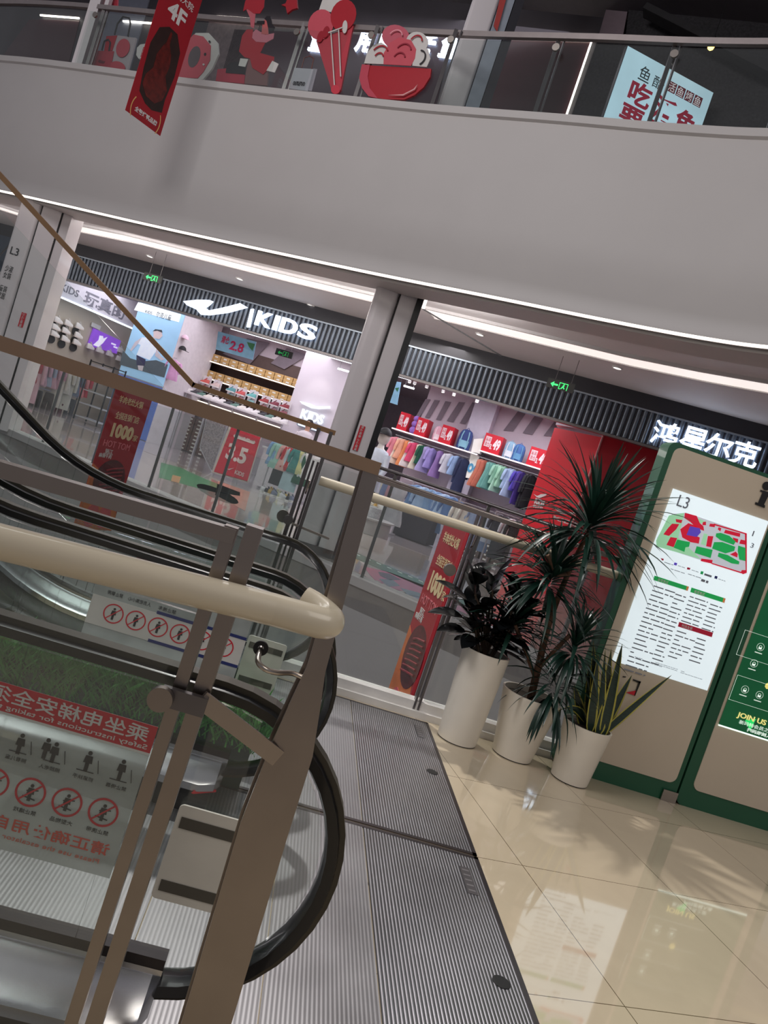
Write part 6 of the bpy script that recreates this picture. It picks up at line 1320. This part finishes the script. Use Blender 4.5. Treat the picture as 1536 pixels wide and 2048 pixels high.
# black gondola rack
t = thing('display_rack', SP(-5.2, 1.2, 0), 'black framed display rack with pale shelf panels left of the hot pot banner', 'rack'); f = FS(1.6)
x0 = f.hit(178, 735)[0]; x1 = f.hit(224, 750)[0]
for x in (x0, x1): part('upright', M().bar(SP(x, 1.6, .02), SP(x, 1.6, 1.75), .035, .035), BLACK, t); part('upright', M().bar(SP(x, 2.1, .02), SP(x, 2.1, 1.75), .035, .035), BLACK, t)
for k, z_ in enumerate((.12, .5, .88, 1.26, 1.7)): part('shelf', M().prism([SP(x0, 1.6, z_), SP(x1, 1.6, z_), SP(x1, 2.1, z_), SP(x0, 2.1, z_)], (0, 0, .025)), BLACK if k > 2 else mat((206, 206, 210), .4), t)
part('sign_panel', M().prism([SP(x0 + .04, 1.6, 1.32), SP(x1 - .04, 1.6, 1.32), SP(x1 - .04, 1.61, 1.32), SP(x0 + .04, 1.61, 1.32)], (0, 0, .34)), mat((190, 186, 192), .5), t)
# rack behind the sale poster on the right
floor_rack((560, 880), (632, 905), 1.5, 1.32, [('top', 'sky blue', (120, 160, 200)), ('top', 'mint', (150, 196, 184)), ('long', 'black', (30, 30, 36)), ('top', 'blush', (214, 170, 164)), ('top', 'red', (186, 40, 52)), ('long', 'pale blue', (176, 200, 210)), ('top', 'teal', (60, 130, 126)), ('top', 'pale yellow', (206, 206, 150)), ('dress', 'dark green', (40, 90, 70)), ('top', 'white', (206, 210, 210))], 'on the crowded rack right of the sale poster', 'mixed rack', 'crowded floor clothes rail right of the sale poster', .25, 1.05)
cl5 = [(206, 206, 210), (60, 60, 70), (180, 150, 90), (120, 126, 150), (190, 190, 160)]
for i in range(14):
    u = FS(1.0).hit(548 + 50 * (i % 7) / 6, 960)[0]; nm = ('white', 'black', 'tan', 'blue grey', 'olive')[i % 5]
    shoe(SP(u, .7 + .28 * (i // 7) + rgn.uniform(-.03, .03), .005 + .0 * i), SRZ + rgn.uniform(1, 2.2), '%s shoe on the floor below the crowded rack' % nm, '%s floor shoes below the crowded rack' % nm, cl5[i % 5])
# round podium
q = onZ(725, 1066); t = thing('podium', (q.x + .1, q.y + .35, 0), 'round grey podium with a shoe carton beside the near railing end', 'podium')
c = Vector((q.x + .1, q.y + .55, 0)); part('drum', M().lathe([(.52, .003), (.5, .30), (.56, .32), (.56, .35), (.01, .352)], c, 40), mat((170, 166, 166), .5), t, smooth=35)
t = thing('carton', c, 'pale patterned carton of shoes standing on the round podium', 'box'); part('carton_body', M().lathe([(.26, .355), (.28, .58)], c, 28), mat((190, 190, 196), .6, var=.3, scale=40), t, smooth=40)
for i, (dx, cl, nm) in enumerate(((-.12, (220, 214, 200), 'cream'), (.02, (206, 160, 70), 'yellow'), (.13, (216, 216, 220), 'white'))): shoe(c + Vector((dx, -.02, .585)), .6 + i, '%s shoe lying on the carton on the round podium' % nm, None, cl, None, .9)
# counter and assistant
f = FS(3.9); a = f.hit(612, 862)
t = thing('cash_counter', SP(a[0], 3.7, 0), 'low white cash counter in front of the white pillar', 'counter'); part('body', M().prism([SP(a[0] - .7, 3.2, 0.003), SP(a[0] + .9, 3.2, 0.003), SP(a[0] + .9, 3.6, 0.003), SP(a[0] - .7, 3.6, .003)], (0, 0, .95)), mat((216, 208, 212), .5), t); part('counter_top', M().prism([SP(a[0] - .75, 3.15, .953), SP(a[0] + .95, 3.15, .953), SP(a[0] + .95, 3.65, .953), SP(a[0] - .75, 3.65, .953)], (0, 0, .04)), WHITE, t)
H_ = f.hit(608, 838)[1]; pp = SP(a[0], 3.95, 0.003); s_ = H_ / 1.66
t = thing('person', pp, 'dark haired person in a pale shirt standing behind the counter by the white pillar', 'person', SRZ)
def V3(*q): return [Vector(x) * s_ for x in q]
body = M(); SK = mat((206, 160, 136), .55)
body.loft([[Vector((a_ * math.cos(k_), b_ * math.sin(k_), z)) * s_ for k_ in [2 * PI * k / 18 for k in range(18)]] for z, a_, b_ in ((.86, .15, .10), (1.0, .135, .095), (1.15, .155, .1), (1.32, .19, .1), (1.38, .12, .075), (1.41, .055, .055), (1.46, .052, .055), (1.49, .06, .075), (1.54, .072, .088), (1.60, .075, .092), (1.64, .06, .075), (1.66, .02, .03))])
for sg in (-1, 1):
    body.tube(V3((sg * .08, 0, .9), (sg * .09, 0, .5), (sg * .095, 0, .08), (sg * .1, -.06, .03)), [.075 * s_, .055 * s_, .038 * s_, .03 * s_], 12)
    body.tube(V3((sg * .18, 0, 1.33), (sg * .22, 0, 1.08), (sg * .17, -.18, .98), (sg * .14, -.24, .985)), [.048 * s_, .04 * s_, .03 * s_, .022 * s_], 12)
    for k in range(5): body.tube(V3((sg * (.125 + .012 * k), -.24, .985), (sg * (.122 + .013 * k), -.285, .985 - .004 * k), (sg * (.12 + .013 * k), -.305 + .01 * abs(k - 2), .975)), .006 * s_, 6)
body.tube(V3((0, -.085, 1.57), (0, -.105, 1.545), (0, -.088, 1.535)), .010 * s_, 8)
part('body', body, SK, t, smooth=70, local=True)
part('shirt', M().loft([[Vector((a_ * math.cos(k_), b_ * math.sin(k_), z)) * s_ for k_ in [2 * PI * k / 20 for k in range(20)]] for z, a_, b_ in ((.82, .175, .125), (1.0, .155, .115), (1.15, .172, .118), (1.33, .205, .115), (1.39, .13, .09), (1.415, .07, .07))]), mat((214, 206, 212), .7), t, smooth=60, local=True)
for sg in (-1, 1): part('sleeve', M().tube(V3((sg * .175, 0, 1.335), (sg * .225, 0, 1.14), (sg * .225, -.02, 1.08)), [.06 * s_, .055 * s_, .05 * s_], 12), mat((214, 206, 212), .7), t, smooth=60, local=True)
part('trousers', M().tube(V3((-.08, 0, .88), (-.09, 0, .5), (-.095, 0, .1)), [.09 * s_, .07 * s_, .055 * s_], 12).tube(V3((.08, 0, .88), (.09, 0, .5), (.095, 0, .1)), [.09 * s_, .07 * s_, .055 * s_], 12), mat((40, 42, 52), .7), t, smooth=60, local=True)
part('hair', M().loft([[Vector((a_ * math.cos(k_), b_ * math.sin(k_) + .018, z)) * s_ for k_ in [2 * PI * k / 18 for k in range(18)]] for z, a_, b_ in ((1.47, .05, .05), (1.52, .078, .075), (1.58, .085, .085), (1.64, .078, .088), (1.685, .05, .06), (1.695, .01, .01))]), mat((24, 20, 22), .6), t, smooth=60, local=True)
for sg in (-1, 1): part('eye', M().lathe([(.008 * s_, 0), (.001, .006 * s_)], Vector((sg * .03, -.09, 1.565)) * s_, 8), BLACK, t, local=True)
part('mouth', M().tube(V3((-.02, -.084, 1.512), (0, -.09, 1.51), (.02, -.084, 1.512)), .004 * s_, 6), mat((150, 70, 66), .6), t, local=True)
# track lights
t = thing('lighting_track', SP(5, 3.4, 4.0), 'white ceiling track across the right shop', 'lighting track'); part('track', M().bar(SP(4.0, 3.4, 4.1), SP(8.2, 3.4, 4.1), .04, .04), WHITE, t)
for i, px in enumerate(((809, 788), (820, 792), (848, 790), (880, 796), (905, 795), (954, 803))):
    u = FS(3.4).hit(*px)[0]; p = SP(u, 3.4, 4.08); t = thing('track_spotlight', p, 'white cylindrical track spotlight, number %s from the left in the right shop' % ('one two three four five six'.split()[i]), 'spotlight', group='track spotlights')
    d = Vector((.15 - .06 * (i % 3), .25, -.9)).normalized(); part('stem', M().bar(p, p - ZV * .1, .02, .02), WHITE, t)
    part('cylinder', M().tube([p - ZV * .08 - d * .03, p - ZV * .08 + d * .2], .045, 14), WHITE, t, smooth=50); part('lens', M().tube([p - ZV * .08 + d * .2, p - ZV * .08 + d * .205], .038, 14), mat((255, 250, 240), .4, emit=5, var=0), t)
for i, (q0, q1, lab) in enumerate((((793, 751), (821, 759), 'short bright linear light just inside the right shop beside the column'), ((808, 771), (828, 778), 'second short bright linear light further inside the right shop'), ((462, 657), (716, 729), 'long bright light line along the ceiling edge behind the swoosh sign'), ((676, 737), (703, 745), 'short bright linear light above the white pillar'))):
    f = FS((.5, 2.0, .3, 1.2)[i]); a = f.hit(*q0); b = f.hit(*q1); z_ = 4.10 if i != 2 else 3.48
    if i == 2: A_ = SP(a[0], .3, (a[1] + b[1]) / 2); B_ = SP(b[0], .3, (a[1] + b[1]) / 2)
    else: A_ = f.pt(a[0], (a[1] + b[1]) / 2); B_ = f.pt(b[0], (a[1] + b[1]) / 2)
    t = thing('linear_light', A_, lab, 'linear light'); part('glow_strip', M().bar(A_, B_, .04, .04), mat((240, 246, 255), .4, emit=4.0, var=0), t)
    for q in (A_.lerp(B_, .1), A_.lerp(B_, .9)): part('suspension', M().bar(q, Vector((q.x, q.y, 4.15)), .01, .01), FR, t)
for a_, b_, d_, lab in (((846, 618), (1003, 712), -3.2, 'thin dark cable sloping down under the gallery ceiling right of the middle column'), ((72, 436), (-10, 520), -3.2, 'thin dark cable sloping down at the left picture edge beside the lettered column')):
    f = FS(d_); p = f.pt(*f.hit(*a_)); q = f.pt(*f.hit(*b_)); t = thing('cable', p, lab, 'cable'); part('cord', M().bar(p, q, .022, .022), BLACK, t); part('anchor', M().bar(p, Vector((p.x, p.y, 4.45)), .05, .05), WHITE, t)
# remove the patterns the copies were made from
for o in proto.values():
    for ch in list(o.children): bpy.data.objects.remove(ch)
    bpy.data.objects.remove(o)
# ================================================================ safety notices on the escalator glass (read from inside, so mirrored here)
def film(): return glass((225, 226, 226), 1.0, .42)
def man(mb, f, u, v, s_):
    mb.disc(f, u, v + .017 * s_, .0045 * s_, None, .0008, .002, 10); mb.poly(f, [(u - .007 * s_, v + .011 * s_), (u + .007 * s_, v + .011 * s_), (u + .009 * s_, v - .004 * s_), (u + .004 * s_, v - .004 * s_), (u + .004 * s_, v - .022 * s_), (u - .004 * s_, v - .022 * s_), (u - .004 * s_, v - .004 * s_), (u - .009 * s_, v - .004 * s_)], .0008, .002)
f = FY(1.766); t = thing('safety_notice', (-.45, 1.766, .385), 'large mirrored escalator safety notice with red header on the nearer escalator glass', 'notice')
PR = mat((206, 34, 54), .4, var=.02); PK = mat((40, 40, 44), .5)
part('film', M().rect(f, -.80, .385, -.165, .765, .001), film(), t)
part('red_header', M().rect(f, -.80, .70, -.165, .765, .001, .001), PR, t)
part('header_edge', M().rect(f, -.80, .694, -.165, .70, .001, .001), WHITE, t)
mb = M(); text(mb, f, '乘坐电梯安全须知', -.60, .722, -.18, .760, .0008, .002, .01, flip=True); text(mb, f, 'Safety instructions for taking the escalator', -.66, .703, -.175, .718, .0008, .002, .005, flip=True); part('header_lettering', mb, WHITE, t)
for k in range(6):
    mb = M(); u = -.215 - .078 * k; man(mb, f, u, .645 - .002 * k, 1.15); 
    if k == 2: man(mb, f, u - .02, .645, 1.15)
    mb.rect(f, u - .02, .617, u + .02, .619, .0008, .002); mb.bar(f.pt(u + .022, .65, .002), f.pt(u + .03, .62, .002), .002, .001)
    part('pictogram', mb, PK, t)
    text_m = text(M(), f, ('禁止倚靠', '抓紧扶手', '照顾老人', '照看儿童', '注意安全', '站稳扶好')[k], u - .024, .597, u + .024, .607, .0006, .002, flip=True); part('caption', text_m, PK, t)
for k in range(6):
    u = -.225 - .085 * k; v = .535; part('prohibition_ring', M().ring(f, u, v, .030, .035, .0008, .002).bar(f.pt(u - .022, v - .022, .0025), f.pt(u + .022, v + .022, .0025), .004, .001, f.n), PR, t)
    mb = M(); man(mb, f, u, v, .95); mb.bar(f.pt(u - .016, v - .012, .002), f.pt(u + .014, v - .016, .002), .0025, .001, f.n); mb.bar(f.pt(u - .01, v + .002, .002), f.pt(u + .016, v + .008, .002), .0025, .001, f.n); part('pictogram', mb, PK, t)
    part('caption', text(M(), f, ('禁止携带', '大型物品', '禁止嬉戏', '禁止逆行', '禁止攀爬', '严禁吸烟')[k], u - .026, .483, u + .026, .494, .0006, .002, flip=True), PK, t)
part('red_lettering', text(M(), f, '请正确使用自动扶梯', -.60, .435, -.185, .466, .0008, .002, .01, flip=True), mat((214, 84, 70), .5), t)
part('small_lettering', text(M(), f, 'Please use the escalator correctly', -.52, .41, -.2, .424, .0008, .002, flip=True), mat((214, 110, 90), .5), t)
f = FY(3.0); t = thing('safety_notice', (-.35, 3.0, .5), 'smaller mirrored safety notice with red header and red circles on the inner escalator glass', 'notice')
part('film', M().rect(f, -.67, .50, -.06, .895, .001), film(), t)
part('red_header', M().rect(f, -.555, .79, -.09, .868, .001, .001), PR, t)
part('header_lettering', text(M(), f, '温馨提示 安全乘梯', -.53, .805, -.11, .853, .0008, .002, .01, flip=True), WHITE, t)
part('logo_lettering', text(text(M(), f, 'OUTLETUO', -.655, .825, -.565, .85, .0008, .002, .02, flip=True), f, 'XINHUA', -.655, .808, -.58, .818, .0008, .002, flip=True), PK, t)
mb = M(); text(mb, f, '禁止攀爬', -.62, .70, -.56, .716, .0006, .002, flip=True); text(mb, f, '人员密集小心', -.54, .70, -.45, .716, .0006, .002, flip=True); text(mb, f, '禁止推车', -.42, .70, -.35, .716, .0006, .002, flip=True); part('caption', mb, PK, t)
part('white_band', M().rect(f, -.67, .57, -.06, .685, .001, .001), mat((214, 212, 206), .5), t)
for k in range(6):
    u = -.575 + .088 * k; v = .632; part('prohibition_ring', M().ring(f, u, v, .034, .039, .0008, .002).bar(f.pt(u - .025, v - .025, .0025), f.pt(u + .025, v + .025, .0025), .004, .001, f.n), PR, t)
    mb = M(); man(mb, f, u, v, 1.1); part('pictogram', mb, PK, t)
for z in (.575, .69): part('sign_reflection', M().rect(f, -.42, z - .008, -.06, z + .004, .0008, .0022), mat((40, 50, 110), .5), t)  # navy strips paint in the shop sign's reflection across the pane
